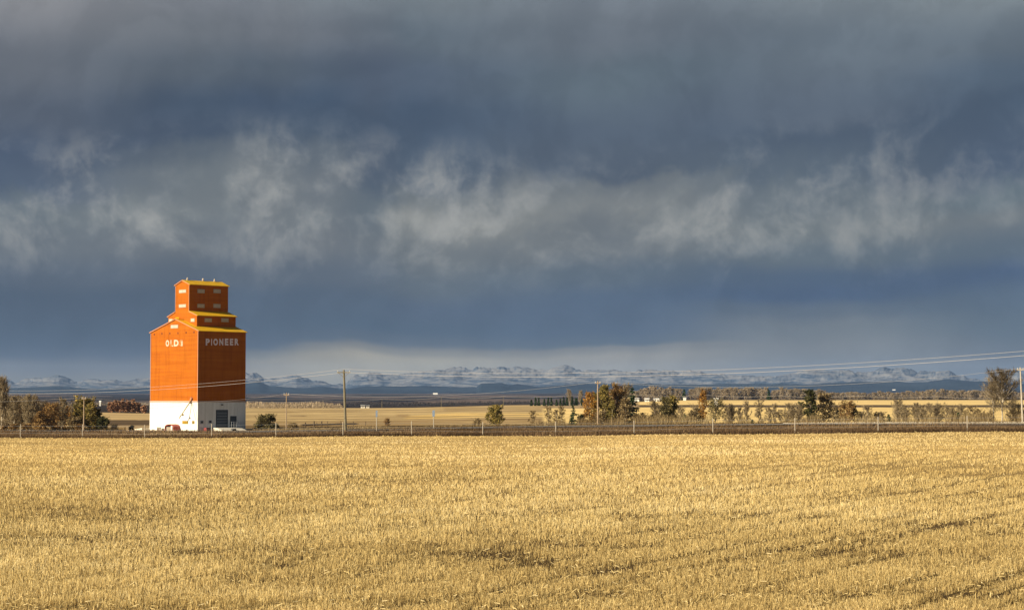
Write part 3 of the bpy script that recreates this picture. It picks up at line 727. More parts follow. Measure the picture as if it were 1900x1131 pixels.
def make_spruce(name, label, loc, hgt, wid, seed, m=None, droop=.25, group=None, sparse=1.0, lsize=.2, cat='spruce tree'):
    rg = np.random.default_rng(seed); root = empty(name, loc, rg.random()*6.28, label, cat, group)
    segs = [[0, 0, 0, 0, 0, hgt*.5, hgt*.018+.02, hgt*.011+.01], [0, 0, hgt*.5, 0, 0, hgt, hgt*.011+.01, .01]]
    V, q = tubes(segs, 6); link('trunk', raw_mesh('trunk', V, q, smooth=True), M['bark'], root)
    pts = []; tone = []; br = []
    nw = int(max(10, hgt*3.2)*sparse)
    for w in range(nw):
        t = .06+.92*(w+rg.random()*.6)/nw; L0 = wid*.5*(1-t)**.8+.06
        for b in range(int(6+3*(1-t))):
            a = rg.random()*6.28; L = L0*rg.uniform(.65, 1.15); z = hgt*t
            e = np.array([math.cos(a)*L, math.sin(a)*L, -droop*L+rg.normal(0, .04)])
            br.append([0, 0, z, e[0], e[1], z+e[2], .03, .008]); k = max(4, int(L*15*min(1, .2/lsize)))
            f = rg.random(k)**.7; tb = rg.random()*.5
            p = np.array([0, 0, z])+f[:, None]*e+rg.normal(0, .05+.05*L, (k, 3)); pts.append(p); tone.append(np.clip(tb+rg.random(k)*.5, 0, 1))
    pts = np.vstack(pts); pts[:, 2] = np.maximum(pts[:, 2], .05); tone = np.concatenate(tone)
    Vl, ql = quadcloud(pts, np.full(len(pts), lsize), rg, elong=1.5); Vb, qb = tubes(np.array(br), 3)
    me = raw_mesh('crown', np.vstack([Vb, Vl]), np.vstack([qb, ql+len(Vb)]), attrs={'tone': np.concatenate([np.full(len(Vb), .2), np.repeat(tone, 4)])})
    link('crown', me, m or M['spruce'], root)
    return root
def copy_tree(o, loc, scale=None, label=None, group=None, rz=0.0):
    c = o.copy(); col.objects.link(c); c.location = loc; c.rotation_euler = (0, 0, rz)
    if scale: c.scale = scale
    if label: c['label'] = label
    if group: c['group'] = group
    for ch in list(o.children):
        d = ch.copy(); col.objects.link(d); d.parent = c
    return c
def at(px, Y): X = Xof(px, Y); return (X, Y, h(X, Y))
def hm(px, top, Y):  # height so that the top stands at photo row top
    return P(px, top, Y).z-at(px, Y)[2]
def wm(w, Y): return w*Y/F
sd_ = [100]
def T(name, label, px, top, w, Y, kind, leaf, bark, n=1200, ls=.22, t0=.2, cat='tree', group=None):
    sd_[0] += 1
    if kind == 'sapling': w *= 1.7; n = int(n*1.8); top -= 3
    if kind in ('round', 'poplar') and leaf in ('green', 'russet', 'orange', 'brush'): w *= 1.12; n = int(n*1.25)
    twk = 1.5 if Y < 400 else 5.0
    if leaf in ('twig', 'dtwig'): n = int(n*1.5)
    return make_tree(name, label, cat, at(px, Y), hm(px, top, Y), wm(w, Y), kind, M[leaf], M[bark], sd_[0], n, ls, group, t0, 1.0, twk)
def S(label, px, top, w, Y, group=None, **k):
    sd_[0] += 1
    return make_spruce('spruce', label, at(px, Y), hm(px, top, Y), wm(w, Y), sd_[0], group=group, **k)

# left thicket
T('bare_poplar', 'tallest pale bare poplar at the left edge of the photo', 4, 701, 34, 292, 'poplar', 'twig', 'pbark', 1500)
T('bare_poplar', 'bare poplar close right of the tallest one at the left edge', 27, 736, 24, 290, 'poplar', 'twig', 'pbark', 900)
T('bare_poplar', 'broad bare poplar with several pale stems left of the brown leafy shrub', 58, 731, 34, 289, 'multi', 'twig', 'pbark', 1500, t0=.25)
T('bare_poplar', 'short thin bare poplar between two broader bare poplars', 42, 744, 18, 296, 'poplar', 'twig', 'pbark', 600)
T('bare_poplar', 'dull bare poplar rising behind the brown leafy shrub', 86, 742, 26, 300, 'multi', 'dtwig', 'bark', 900)
T('leafy_shrub', 'large brown shrub with rusty leaves left of the green and gold tree', 98, 748, 42, 287, 'round', 'russet', 'bark', 1500, .2, .08, 'shrub')
T('bare_sapling', 'slim pale bare sapling just right of the large brown shrub', 117, 743, 12, 290, 'sapling', 'twig', 'pbark', 420)
T('larch', 'small orange larch between the brown shrub and the green and gold tree', 124, 752, 11, 294, 'poplar', 'orange', 'bark', 420, .2, .1)
T('leafy_tree', 'green and gold tree standing behind the utility pole on the left', 157, 735, 38, 292, 'round', 'green', 'bark', 2200, .24, .1)
T('leafy_tree', 'low dark green tree right of the green and gold tree', 182, 757, 22, 293, 'round', 'dgreen', 'bark', 1300, .22, .06)
T('round_bush', 'dark rounded bush at the right foot of the green trees', 192, 772, 28, 288, 'bush', 'dgreen', 'bark', 1500, .2, .05, 'bush')
T('round_bush', 'low flat brown bush right of the dark rounded bush', 213, 786, 20, 286, 'bush', 'dtwig', 'bark', 900, .16, .05, 'bush')
T('round_bush', 'small dark bush on tan ground left of the grain elevator', 246, 789, 13, 296, 'bush', 'dgreen', 'bark', 500, .16, .05, 'bush')
for i, (p, tp, w, lb) in enumerate([(10, 789, 18, 'rusty low shrub below the tallest bare poplar'), (28, 786, 20, 'second rusty low shrub from the left edge of the photo'), (52, 785, 26, 'wide rusty low shrub below the broad bare poplar'),
      (82, 784, 26, 'rusty low shrub at the foot of the large brown shrub'), (108, 789, 18, 'small rusty low shrub below the slim pale sapling'), (128, 787, 24, 'golden brown low shrub left of the left utility pole'), (148, 786, 20, 'brown low shrub at the foot of the left utility pole')]):
    T('low_shrub', lb, p, tp, w, 284+(i % 3)*1.5, 'bush', 'russet', 'bark', 700, .16, .05, 'shrub', 'rusty low shrubs under the left trees')
for p, tp, w, lb in [(15, 733, 22, 'bare poplar filling the gap right behind the tallest bare poplar'), (36, 737, 22, 'bare tan tree left of the short thin bare poplar'), (50, 738, 20, 'bare tan tree in front of the broad bare poplar'),
                      (69, 735, 20, 'bare tan tree on the right flank of the broad bare poplar'), (78, 746, 22, 'low bare tan tree between the broad poplar and the large brown shrub'), (106, 745, 24, 'bare tan tree right behind the large brown shrub'),
                      (132, 752, 24, 'bare tan tree left of the green and gold tree'), (142, 757, 20, 'low bare tan tree touching the left side of the green and gold tree')]:
    T('bare_tree', lb, p, tp, w, 296+(p % 4), 'multi', 'twig', 'pbark', 800, .2, .12)
T('leafy_tree', 'golden leafy tree touching the right side of the green and gold tree', 170, 745, 24, 290, 'round', 'green', 'bark', 1200, .22, .08)
T('leafy_shrub', 'brown shrub with golden leaves just left of the large brown shrub', 76, 763, 30, 286, 'bush', 'russet', 'bark', 1100, .2, .05, 'shrub')
T('leafy_shrub', 'golden brown shrub between the orange larch and the left utility pole', 136, 772, 32, 285, 'bush', 'brush', 'bark', 1100, .2, .05, 'shrub')
# middle
T('round_bush', 'dense olive round bush right of the white elevator base', 495, 768, 44, 298, 'bush', 'olive', 'bark', 4200, .2, .03, 'bush')
T('low_shrub', 'low brown shrub right of the slim pole beside the round bush', 545, 783, 24, 297, 'bush', 'brush', 'bark', 600, .14, .05, 'shrub')
T('low_shrub', 'small reddish shrub standing alone right of the leftmost road sign', 719, 775, 13, 330, 'bush', 'russet', 'bark', 360, .16, .05, 'shrub')
T('low_shrub', 'faint tan shrub close left of the lone olive tree', 886, 775, 22, 290, 'bush', 'brush', 'bark', 240, .14, .05, 'shrub')
T('leafy_tree', 'lone olive leafy tree standing in the middle of the roadside', 919, 752, 32, 288, 'round', 'green', 'bark', 1700, .22, .06)
for i, (p, tp, w, lb) in enumerate([(989, 765, 12, 'first thin bare sapling right of the lone olive tree'), (1018, 757, 12, 'tan bare sapling halfway between the olive tree and the leftmost spruce'), (1032, 762, 8, 'very thin bare sapling close left of a fence post'), (1042, 756, 10, 'tan bare sapling left of the leftmost spruce')]):
    T('bare_sapling', lb, p, tp, w, 288, 'sapling', 'brush', 'pbark', 260, .14, .1, 'sapling', 'bare saplings behind the road')
S('small dark spruce left of the orange larch', 1063, 750, 24, 284, lsize=.17)
T('round_bush', 'dark bush between the small spruce and the orange larch', 1079, 768, 18, 286, 'bush', 'dgreen', 'bark', 700, .17, .05, 'bush')
T('larch', 'orange larch left of the tall pale utility pole', 1094, 726, 27, 288, 'round', 'orange', 'bark', 1300, .2, .06)
T('leafy_tree', 'green leafy tree right behind the tall pale utility pole', 1121, 715, 28, 288, 'poplar', 'green', 'bark', 1700, .22, .08)
T('leafy_tree', 'tall russet leafy tree in the middle clump', 1147, 711, 36, 290, 'round', 'russet', 'pbark', 1900, .22, .12)
T('leafy_tree', 'thin green tree in front of the tall russet tree', 1136, 742, 22, 286, 'ragged', 'green', 'pbark', 600, .2, .1)
S('tall ragged spruce at the right end of the middle clump', 1173, 716, 38, 287, sparse=.62, droop=.1, lsize=.26)
T('bare_poplar', 'bare grey tree seen through the tall ragged spruce', 1162, 714, 24, 294, 'poplar', 'twig', 'pbark', 700)
T('leafy_tree', 'golden tree filling the gap between the orange larch and the tall green tree', 1107, 726, 24, 291, 'round', 'green', 'pbark', 1100, .22, .06)
T('leafy_tree', 'golden-brown tree between the tall green tree and the tall russet tree', 1133, 724, 26, 292, 'round', 'brush', 'pbark', 1300, .22, .06)
T('leafy_tree', 'low golden-brown tree at the foot of the tall ragged spruce', 1160, 738, 26, 285, 'round', 'brush', 'pbark', 1100, .22, .05)
T('leafy_shrub', 'golden shrub at the foot of the tall pale utility pole', 1114, 762, 34, 284, 'bush', 'brush', 'pbark', 900, .2, .05, 'shrub')
T('leafy_shrub', 'golden-brown shrub right of a fence post under the tall ragged spruce', 1180, 768, 24, 285, 'bush', 'brush', 'pbark', 700, .2, .05, 'shrub')
T('bare_tree', 'pale bare tree right behind the thin leafless tree', 1222, 750, 30, 292, 'multi', 'twig', 'pbark', 500, .2, .1)
T('bare_tree', 'pale bare tree left of the slender orange larch', 1292, 748, 26, 291, 'multi', 'twig', 'pbark', 600, .2, .1)
T('bare_tree', 'pale bare tree right of the two-topped green tree', 1262, 752, 22, 291, 'multi', 'twig', 'pbark', 400, .2, .1)
T('bare_tree', 'pale bare tree standing behind the short dark sapling row, left end', 1352, 750, 26, 292, 'multi', 'twig', 'pbark', 500, .2, .1)
T('bare_tree', 'broad pale bare tree just left of the ragged dark pine', 1478, 748, 30, 292, 'multi', 'twig', 'pbark', 700, .2, .1)
T('bare_tree', 'pale bare tree between the tan and brown tree and the short russet tree', 1552, 752, 24, 292, 'multi', 'twig', 'pbark', 500, .2, .1)
T('bare_tree', 'broad pale bare tree just right of the small dense spruce', 1672, 748, 34, 292, 'multi', 'twig', 'pbark', 700, .2, .1)
T('bare_tree', 'broad pale bare tree behind the forked bare saplings, left of their middle', 1704, 750, 36, 292, 'multi', 'twig', 'pbark', 700, .2, .1)
T('bare_tree', 'broad pale bare tree at the right end of the forked bare saplings', 1738, 748, 34, 292, 'multi', 'twig', 'pbark', 700, .2, .1)
T('bare_tree', 'pale bare tree directly behind the small pointed spruce', 1780, 750, 30, 293, 'multi', 'twig', 'pbark', 600, .2, .1)
T('bare_tree', 'pale low bare tree under the right side of the big bare tree', 1880, 738, 34, 292, 'multi', 'twig', 'pbark', 700, .2, .1)
T('dead_tree', 'thin leafless tree standing left of the two-topped green tree', 1215, 741, 30, 287, 'ragged', 'dtwig', 'bark', 260, .2, .35)
for i, (p, tp, w, lb) in enumerate([(1192, 765, 22, 'tan leafless shrub right of the tall ragged spruce'), (1208, 770, 16, 'low tan shrub at the foot of the thin leafless tree'), (1228, 768, 16, 'tan shrub touching the left side of the two-topped green tree'), (1284, 760, 20, 'tan leafless shrub right of the tiny spruce')]):
    T('low_shrub', lb, p, tp, w, 288, 'bush', 'brush', 'pbark', 420, .15, .05, 'shrub')
T('leafy_tree', 'left half of the two-topped green tree with dark leaves', 1234, 735, 24, 286, 'round', 'olive', 'bark', 1200, .22, .2)
T('leafy_tree', 'right half of the two-topped green tree with golden leaves', 1247, 733, 22, 288, 'round', 'green', 'bark', 1100, .22, .2)
S('tiny dense spruce right of the two-topped green tree', 1270, 767, 20, 285, lsize=.15)
T('larch', 'slender orange larch rising left of the wide sparse green tree', 1304, 720, 16, 290, 'poplar', 'orange', 'bark', 800, .18, .08)
T('sparse_tree', 'wide sparse green tree right of the slender orange larch', 1327, 739, 44, 287, 'round', 'olive', 'bark', 1000, .18, .15)
row = [(1358,752,11,'first bare sapling right of the wide sparse green tree'),(1372,760,9,'short bare sapling'),(1385,748,10,'tall bare sapling'),(1408,744,13,'dark bare sapling taller than its neighbours'),(1425,758,9,''),(1436,752,10,''),(1449,764,16,''),(1462,752,12,''),(1470,756,8,''),(1484,750,10,'')]
sap = []
for i, (p, tp, w, lb) in enumerate(row):
    sap.append(T('bare_sapling', 'bare thin sapling in the row in front of the bright yellow field', p, tp, w, 288, 'sapling', 'twig', 'bark', 240, .14, .1, 'sapling', 'bare saplings between the sparse green tree and the split-topped tree'))
S('tiniest spruce among the bare saplings, nearest the sparse green tree', 1395, 778, 8, 285, lsize=.13)
S('small spruce among bare saplings, left of a fence post', 1458, 775, 12, 285, lsize=.13)
T('pine', 'ragged dark pine with dense green tufts left of the brown leafy tree', 1503, 722, 30, 287, 'ragged', 'dgreen', 'bark', 1900, .26, .18)
T('leafy_tree', 'broad tan and brown leafy tree touching the ragged dark pine', 1528, 731, 38, 289, 'round', 'brush', 'bark', 1900, .2, .12)
T('round_bush', 'dark green bush at the foot of the ragged dark pine', 1507, 766, 18, 285, 'bush', 'dgreen', 'bark', 900, .18, .05, 'bush')
T('leafy_tree', 'short russet tree with a round top right of the tan and brown tree', 1572, 744, 30, 287, 'round', 'russet', 'bark', 1100, .2, .15)
T('leafy_tree', 'small dark green tree leaning out from the short russet tree', 1584, 749, 13, 288, 'ragged', 'dgreen', 'bark', 300, .2, .5)
T('bare_poplar', 'slim bare tree with a white trunk', 1608, 756, 12, 286, 'sapling', 'twig', 'pbark', 300)
T('leafy_shrub', 'dark brown shrub left of the slim white-trunked tree', 1596, 763, 26, 288, 'bush', 'dtwig', 'bark', 1000, .2, .05, 'shrub')
T('leafy_shrub', 'dark brown shrub between the white-trunked tree and a small spruce', 1630, 764, 32, 287, 'bush', 'dtwig', 'bark', 1300, .2, .05, 'shrub')
S('small dense spruce at the right end of the dark brown shrubs', 1648, 768, 19, 284, lsize=.15)
for i, (p, tp, w) in enumerate([(1664,745,16),(1680,756,15),(1698,752,16),(1712,758,12),(1722,753,14),(1737,750,12),(1757,758,12),(1768,752,12)]):
    T('bare_sapling', 'forked bare sapling in the row between the two small spruces', p, tp, w, 287, 'multi' if i % 2 else 'sapling', 'twig', 'bark', 300, .14, .1, 'sapling', 'forked bare saplings between the two small spruces')
S('small pointed spruce standing alone left of the big bare tree', 1776, 764, 18, 284, lsize=.15)
for i, (p, tp, w, lb) in enumerate([(1797, 752, 22, 'bare tan shrub right of the small pointed spruce'), (1815, 757, 24, 'bare tan shrub close left of the big bare tree'), (1834, 762, 24, 'low bare shrub against the left trunk of the big bare tree'), (1878, 758, 26, 'bare tan shrub between the big bare tree and the right utility pole')]):
    T('leafy_shrub', lb, p, tp, w, 287, 'multi', 'brush', 'bark', 700, .14, .08, 'shrub')
T('bare_tree', 'big bare spreading tree with two pale trunks near the right edge', 1857, 689, 70, 286, 'big', 'dtwig', 'pbark', 950, .2, .36)
T('bare_tree', 'thinner bare tree fused with the big bare tree on its left side', 1842, 702, 40, 288, 'big', 'twig', 'pbark', 450, .2, .36)
T('leafy_shrub', 'bare tan shrub cut by the right edge of the photo', 1899, 755, 24, 289, 'multi', 'brush', 'bark', 600, .14, .08, 'shrub')

# rusty trees beyond the left field
for i, p in enumerate([207, 217, 228, 238, 248, 257]):
    T('rusty_tree', 'rust-brown tree in the small grove beyond the left field', p, [745, 742, 740, 742, 741, 747][i], 14, 640+i*3, 'round', 'rustwood', 'bark', 600, .5, .1, 'tree', 'rust-brown grove beyond the left field')
T('rusty_tree', 'low rust-brown tree at the right end of the left grove', 268, 752, 12, 645, 'round', 'rustwood', 'bark', 400, .5, .1)

# shelterbelt beyond the yellow fields
protos = [make_tree('bare_poplar', 'bare grey-brown poplar in the shelterbelt beyond the yellow fields', 'tree', (0, 0, 0), 11, 5.2, k, M['farwood'], M['bark'], 900+i, 420, .5, 'bare shelterbelt beyond the yellow fields', .05, .6, 8.0) for i, k in enumerate(['poplar', 'poplar', 'round', 'poplar', 'round'])]
for pr in protos: pr.scale = (1, 1, 1)
used = set()
def belt(px, top, Y, rnd=random):
    i = rnd.randrange(5) if px < 1470 else rnd.choice([2, 4, 2, 4, 0])
    L = at(px, Y); s = hm(px, top, Y)/11
    sc = (s*1.25, s*1.25, s) if px < 1470 else (s*2.0, s*2.0, s)
    if i not in used:
        used.add(i); protos[i].location = L; protos[i].scale = sc; protos[i].rotation_euler = (0, 0, rnd.random()*6)
    else: copy_tree(protos[i], L, sc, rz=rnd.random()*6)
BT = [(1170,726),(1190,722),(1205,717),(1220,720),(1240,718),(1262,722),(1290,719),(1340,720),(1360,718),(1390,719),(1410,716),(1430,722),(1450,720),(1475,719),(1500,722),(1520,723),(1560,727),(1640,726),(1700,724),(1745,721),(1770,724),(1850,724),(1940,726)]
p = 1172.0
while p < 1945:
    if not (1263 < p < 1275 or 1424 < p < 1430):
        belt(p, interp_px(BT, p)+random.uniform(-1.5, 4), 1505+random.uniform(-25, 40))
    p += random.uniform(4.6, 7.4) if p < 1470 else random.uniform(7, 10)
S('dark spruce standing in a gap of the far bare shelterbelt', 1269, 722, 10, 1480, lsize=.9, sparse=.9)
S('dark spruce between bare trees right of the first far shelterbelt gap', 1426, 722, 9, 1480, lsize=.9, sparse=.9)
# conifer row
for i, p in enumerate([985, 993, 1001, 1009, 1017, 1025, 1032, 1039, 1046, 1052, 1060, 1066, 1072, 1078]):
    lb = 'dark spruce in the row along the far yard'
    L = at(p, 1040)
    S(lb, p+random.uniform(-2, 2), 740-(i % 3)-(2 if i > 7 else 0)+random.uniform(-2, 3), 5.5, 1040, lsize=.6, sparse=1.0, group='dark spruce row along the far yard')
T('bare_poplar', 'tall bare tree standing behind the left half of the far spruce row', 1056, 722, 10, 1060, 'poplar', 'twig', 'pbark', 300)
T('bare_poplar', 'tall bare tree standing behind the right end of the far spruce row', 1077, 724, 9, 1060, 'poplar', 'twig', 'pbark', 300)

# woods too dense to count
def woods(name, label, px0, px1, toppts, Y, depth, n, m, wpx=.6, kind='stuff'):
    px = rng.uniform(px0, px1, n); YY = Y+rng.random(n)*depth; X = (px-950)/F*YY
    z = H(X, YY); top = interp_px(toppts, px)+(fbm(px/3.0, px*0+Y, 3)-.5)*5
    hh = np.maximum(.5, EYE+(735-top)*YY/F-z)
    zz = z+hh*rng.random(n)**1.3*.75; bh = np.minimum(hh*(.15+.3*rng.random(n)), z+hh-zz+.3)
    blades(name, X, YY, bh, wpx*YY/F*(.5+rng.random(n)), .5*rng.random(n), np.clip(rng.normal(.45, .25, n), 0, 1), m, label, 'wood', kind, z=zz)
woods('far_wood', 'grey-brown bare wood at the far edge of the tan field right of the elevator', 456, 636, [(456,745),(500,746),(540,747),(580,745),(610,747),(636,750)], 1120, 40, 5000, M['farwood'])
woods('far_wood', 'dark low wood on the plain behind the tan field, middle of the photo', 636, 985, [(636,746),(700,745),(800,745),(985,744)], 1700, 100, 4000, leafmat('blue_wood', [(0,(.02,.02,.025)),(1,(.06,.055,.055))], 0))
woods('far_wood', 'brownish wood low behind the left thicket and the rusty grove', -200, 278, [(-200,745),(100,747),(278,747)], 1500, 100, 3500, M['farwood'])

# ------------------------------------------------------------------ grain elevator
A0 = math.pi/4
CX, CY = Xof(368, 293), 293.0
ZB = h(CX, CY)-.1
da = Vector((-math.cos(A0), math.sin(A0), 0)); db = Vector((math.cos(A0), math.sin(A0), 0))
C0 = Vector((CX, CY, 0))
WA, WB, RIDGE = 13.4, 9.36, 6.35
elev = empty('grain_elevator', (CX, CY, ZB), 0, 'tall orange wooden grain elevator with stepped top, ochre roofs and a white base', 'grain elevator')
def L3(a, b, z): p = C0+da*a+db*b; return Vector((p.x-CX, p.y-CY, z-ZB))
def on_gable(px, py, b=0.0):      # local (a, z) on the face at constant b
    k = (px-950)/F; B = C0+db*b
    a = (k*B.y-B.x)/(da.x-k*da.y); Y = (B+da*a).y; return a, P(px, py, Y).z
def on_side(px, py, a=0.0):
    k = (px-950)/F; B = C0+da*a
    b = (k*B.y-B.x)/(db.x-k*db.y); Y = (B+db*b).y; return b, P(px, py, Y).z
Z1 = 4.55; ZE = 15.85; ZR = 17.85
def prof_prism(poly, b0, b1, name, m):
    mb = MB(); mb.prism([L3(a, b0, z) for a, z in poly], db*(b1-b0)); return mb.build(name, m, elev)
T2a0, T2a1, T3a0, T3a1, TB0, TB1 = 2.3, 10.3, 4.45, 8.35, 1.3, 9.0
prof_prism([(-.04, ZB), (WA+.04, ZB), (WA+.04, Z1), (-.04, Z1)], -.04, WB+.04, 'white_base_wall', M['white_clad'])
prof_prism([(0, Z1+.003), (WA, Z1+.003), (WA, ZE), (RIDGE, ZR), (0, ZE)], 0, WB, 'main_wall', M['orange_wall'])
prof_prism([(T2a0, 15.5), (T2a1, 15.5), (T2a1, 18.45), (T3a1, 19.15), (T3a1, 23.55), (RIDGE+.03, 24.25), (T3a0, 23.55), (T3a0, 19.15), (T2a0, 18.45)], TB0, TB1, 'upper_wall', M['orange_wall'])
def roof_slab(a0, z0, a1, z1, b0, b1, name='roof', th=.10, over=.30):
    s = (z1-z0)/(a1-a0); a0e = a0-over*math.copysign(1, a1-a0); z0e = z0+s*(a0e-a0)
    return prof_prism([(a0e, z0e+.02), (a1, z1+.02), (a1, z1+.02+th), (a0e, z0e+.02+th)], b0, b1, name, M['roof'])
roof_slab(0, ZE, RIDGE, ZR, -.12, WB+.12); roof_slab(WA, ZE, RIDGE+.003, ZR, -.12, WB+.12)
roof_slab(T2a0, 18.45, T3a0-.003, 19.15, TB0-.1, TB1+.12); roof_slab(T2a1, 18.45, T3a1+.003, 19.15, TB0-.1, TB1+.12)
roof_slab(T3a0, 23.55, RIDGE+.03, 24.25, TB0-.1, TB1+.12); roof_slab(T3a1, 23.55, RIDGE+.033, 24.25, TB0-.1, TB1+.12)
# trims
mb = MB()
mb.prism([L3(-.07, -.07, Z1-.1), L3(WA+.07, -.07, Z1-.1), L3(WA+.07, -.07, Z1+.14), L3(-.07, -.07, Z1+.14)], db*.066)
mb.prism([L3(-.07, 0, Z1-.1), L3(-.07, WB+.07, Z1-.1), L3(-.07, WB+.07, Z1+.14), L3(-.07, 0, Z1+.14)], da*.066)
mb.build('base_trim', M['bandtrim'], elev)
def rake(pts, b, name='rake_trim', w=.16):
    mb = MB()
    for (a0, z0), (a1, z1) in zip(pts[:-1], pts[1:]):
        d = Vector((a1-a0, z1-z0)).normalized(); n = Vector((-d.y, d.x))
        mb.prism([L3(a0, b, z0), L3(a1, b, z1), L3(a1+n.x*w, b, z1+n.y*w), L3(a0+n.x*w, b, z0+n.y*w)], -db*.05)
    return mb.build(name, M['trim'], elev)
rake([(WA+.25, ZE-.06), (RIDGE, ZR+.02), (-.25, ZE-.06)], -.125, w=-.14)
rake([(WA-.001, Z1+.2), (WA-.001, ZE-.1)], -.004, 'corner_board', .14); rake([(.002, ZE-.1), (.002, Z1+.2)], -.006, 'corner_board', .14)
rake([(T3a1+.1, 23.5), (RIDGE+.03, 24.22), (T3a0-.1, 23.5)], TB0-.105, w=-.12)
rake([(T2a1+.1, 18.4), (T3a1, 19.12)], TB0-.105, w=-.12); rake([(T3a0, 19.12), (T2a0-.1, 18.4)], TB0-.105, w=-.12)
rake([(T3a1, 19.2), (T3a1, 23.4)], TB0-.004, 'corner_board', .1); rake([(T3a0, 23.4), (T3a0, 19.2)], TB0-.006, 'corner_board', .1)
# windows
def win(face, px, py, w, hgt_, off, panes=2, name='window', m=None, m2=None):
    f = on_gable if face == 'g' else on_side
    c0, z0 = f(px-w/2, py+hgt_/2, off); c1, z1 = f(px+w/2, py-hgt_/2, off)
    lo, hi = min(c0, c1), max(c0, c1); zl, zh = min(z0, z1), max(z0, z1)
    def pt(c, o, z): return L3(c, off-o, z) if face == 'g' else L3(off-o, c, z)
    out = (-db if face == 'g' else -da)
    mb = MB(); t = .05
    mb.prism([pt(lo-t, .04, zl-t), pt(hi+t, .04, zl-t), pt(hi+t, .04, zh+t), pt(lo-t, .04, zh+t)], out*-.035)
    wo = mb.build(name, m or M['cream2'], elev)
    mb = MB(); stepw = (hi-lo)/panes
    for k in range(panes):
        a, b = lo+k*stepw+.04, lo+(k+1)*stepw-.04
        mb.prism([pt(a, .055, zl+.03), pt(b, .055, zl+.03), pt(b, .055, zh-.03), pt(a, .055, zh-.03)], out*-.012)
    mb.build('pane', m2 or M['cream'], wo)
for py in (540.3, 567.3): win('g', 338, py, 12.5, 5.5, TB0)
for px_ in (372, 401.8):
    for py in (540, 567.3): win('s', px_, py, 12.5, 5.5, T3a0)
win('g', 357.3, 593.6, 6.5, 5.5, TB0, 1); win('g', 316.5, 594.5, 6, 5.5, TB0, 1)
for px_ in (385.7, 416.8): win('s', px_, 593.7, 12.5, 5.5, T2a0)
win('g', 323.5, 605.6, 13, 5.8, 0)
win('g', 345, 783, 10, 4.5, -.04, 2, m=M['yelpaint'], m2=mat('amber_pane', (.36,.22,.02), .4, .4)); win('g', 360, 783, 3.8, 4.5, -.04, 1, m=M['yelpaint'], m2=M['yelpaint'])
win('s', 375.5, 782.5, 4.8, 4.5, -.04, 1, m=M['metal'], m2=M['dark']); win('s', 391, 782, 4.8, 4.5, -.04, 1, m=M['metal'], m2=M['dark'])
M['hole'] = mat('vent_hole', (.12,.03,.02), .8)
for px_, py in ((286, 620), (300.3, 618.8), (315, 618.2), (330, 617.8), (345.2, 616.8), (359.8, 616)):
    a, z = on_gable(px_, py); mb = MB(); pts = []
    for k in range(10):
        t = 2*math.pi*k/10; pts.append(L3(a+.16*math.cos(t), -.03, z+.16*math.sin(t)))
    mb.prism(pts, db*.028); mb.build('vent', M['hole'], elev)
# doors on the shaded side
def door(px0, px1, py0, py1, name, lines, dm=.05):
    b0, z0 = on_side(px0, py1, -.04); b1, z1 = on_side(px1, py0, -.04)
    mb = MB(); mb.prism([L3(-.06, b0, z0), L3(-.06, b1, z0), L3(-.06, b1, z1), L3(-.06, b0, z1)], da*.018); d = mb.build(name, M['slate'], elev)
    mb = MB()
    for k in range(lines):
        z = z0+(z1-z0)*(k+1)/(lines+1); mb.prism([L3(-.075, b0+.05, z), L3(-.075, b1-.05, z), L3(-.075, b1-.05, z+.04), L3(-.075, b0+.05, z+.04)], da*.012)
    if lines: mb.build('door_ribs', M['metal'], d)
    mb = MB()
    mb.prism([L3(-.10, b0-.1, z1+.003), L3(-.10, b1+.1, z1+.003), L3(-.10, b1+.1, z1+.15), L3(-.10, b0-.1, z1+.15)], da*.058)
    mb.prism([L3(-.10, b0-.1, z0), L3(-.10, b0-.003, z0), L3(-.10, b0-.003, z1), L3(-.10, b0-.1, z1)], da*.058)
    mb.prism([L3(-.10, b1+.003, z0), L3(-.10, b1+.1, z0), L3(-.10, b1+.1, z1), L3(-.10, b1+.003, z1)], da*.058)
    mb.build('door_frame', M['dark'], d)
M['slate'] = mat('slate_blue_door', (.07,.085,.10), .5, .3, .1)
door(402.5, 422.5, 761.5, 792.5, 'loading_door', 5); door(429, 438.5, 773, 791.5, 'side_door', 1)
b_, z_ = on_side(412, 750.5, -.04); mb = MB(); mb.prism([L3(-.35, b_-.12, z_-.08), L3(-.35, b_+.12, z_-.08), L3(-.35, b_+.08, z_+.1), L3(-.35, b_-.08, z_+.1)], da*.30); mb.build('wall_lamp', M['dark'], elev)
# spout, cable, lightning terminals, gable hatch
def gp(px, py, off): a, z = on_gable(px, py, -off); return L3(a, -off, z)
mb = MB(); mb.tube([gp(356, 741.5, .12), gp(345, 758, .9), gp(338.5, 768, 1.3), gp(335.5, 772, 1.4), gp(334.3, 775.5, 1.4)], .075, 8); sp_ = mb.build('spout', M['yelpaint'], elev)
mb = MB(); mb.tube([gp(357, 737, .1), gp(353.5, 747, .1)], .22, 8); mb.build('spout_collar', M['trim'], sp_)
mb = MB(); mb.tube([gp(340.8, 767.5, 1.2), gp(339, 770, 1.3)], .2, 8); mb.build('spout_joint', M['yelpaint'], sp_)
mb = MB(); mb.tube([gp(356.5, 746, .12), gp(360, 761, .5), gp(364.3, 779, .3)], .03, 5); mb.build('spout_rope', M['pole'], elev)
mb = MB()
for b in (2.2, 5.3, 7.6):
    z = 24.38
    mb.tube([L3(RIDGE, b, z), L3(RIDGE, b, z+.25)], .14, 8); mb.tube([L3(RIDGE, b, z+.2), L3(RIDGE, b, z+.45)], .20 if b == 5.3 else .12, 8, .04)
mb.build('roof_vent', M['cream'], elev)
mb = MB(); mb.box((-.3, -.3, 0), (.3, .3, .3), Matrix.Translation(L3(RIDGE, .35, ZR+.1))); mb.build('roof_hatch', M['roof'], elev)
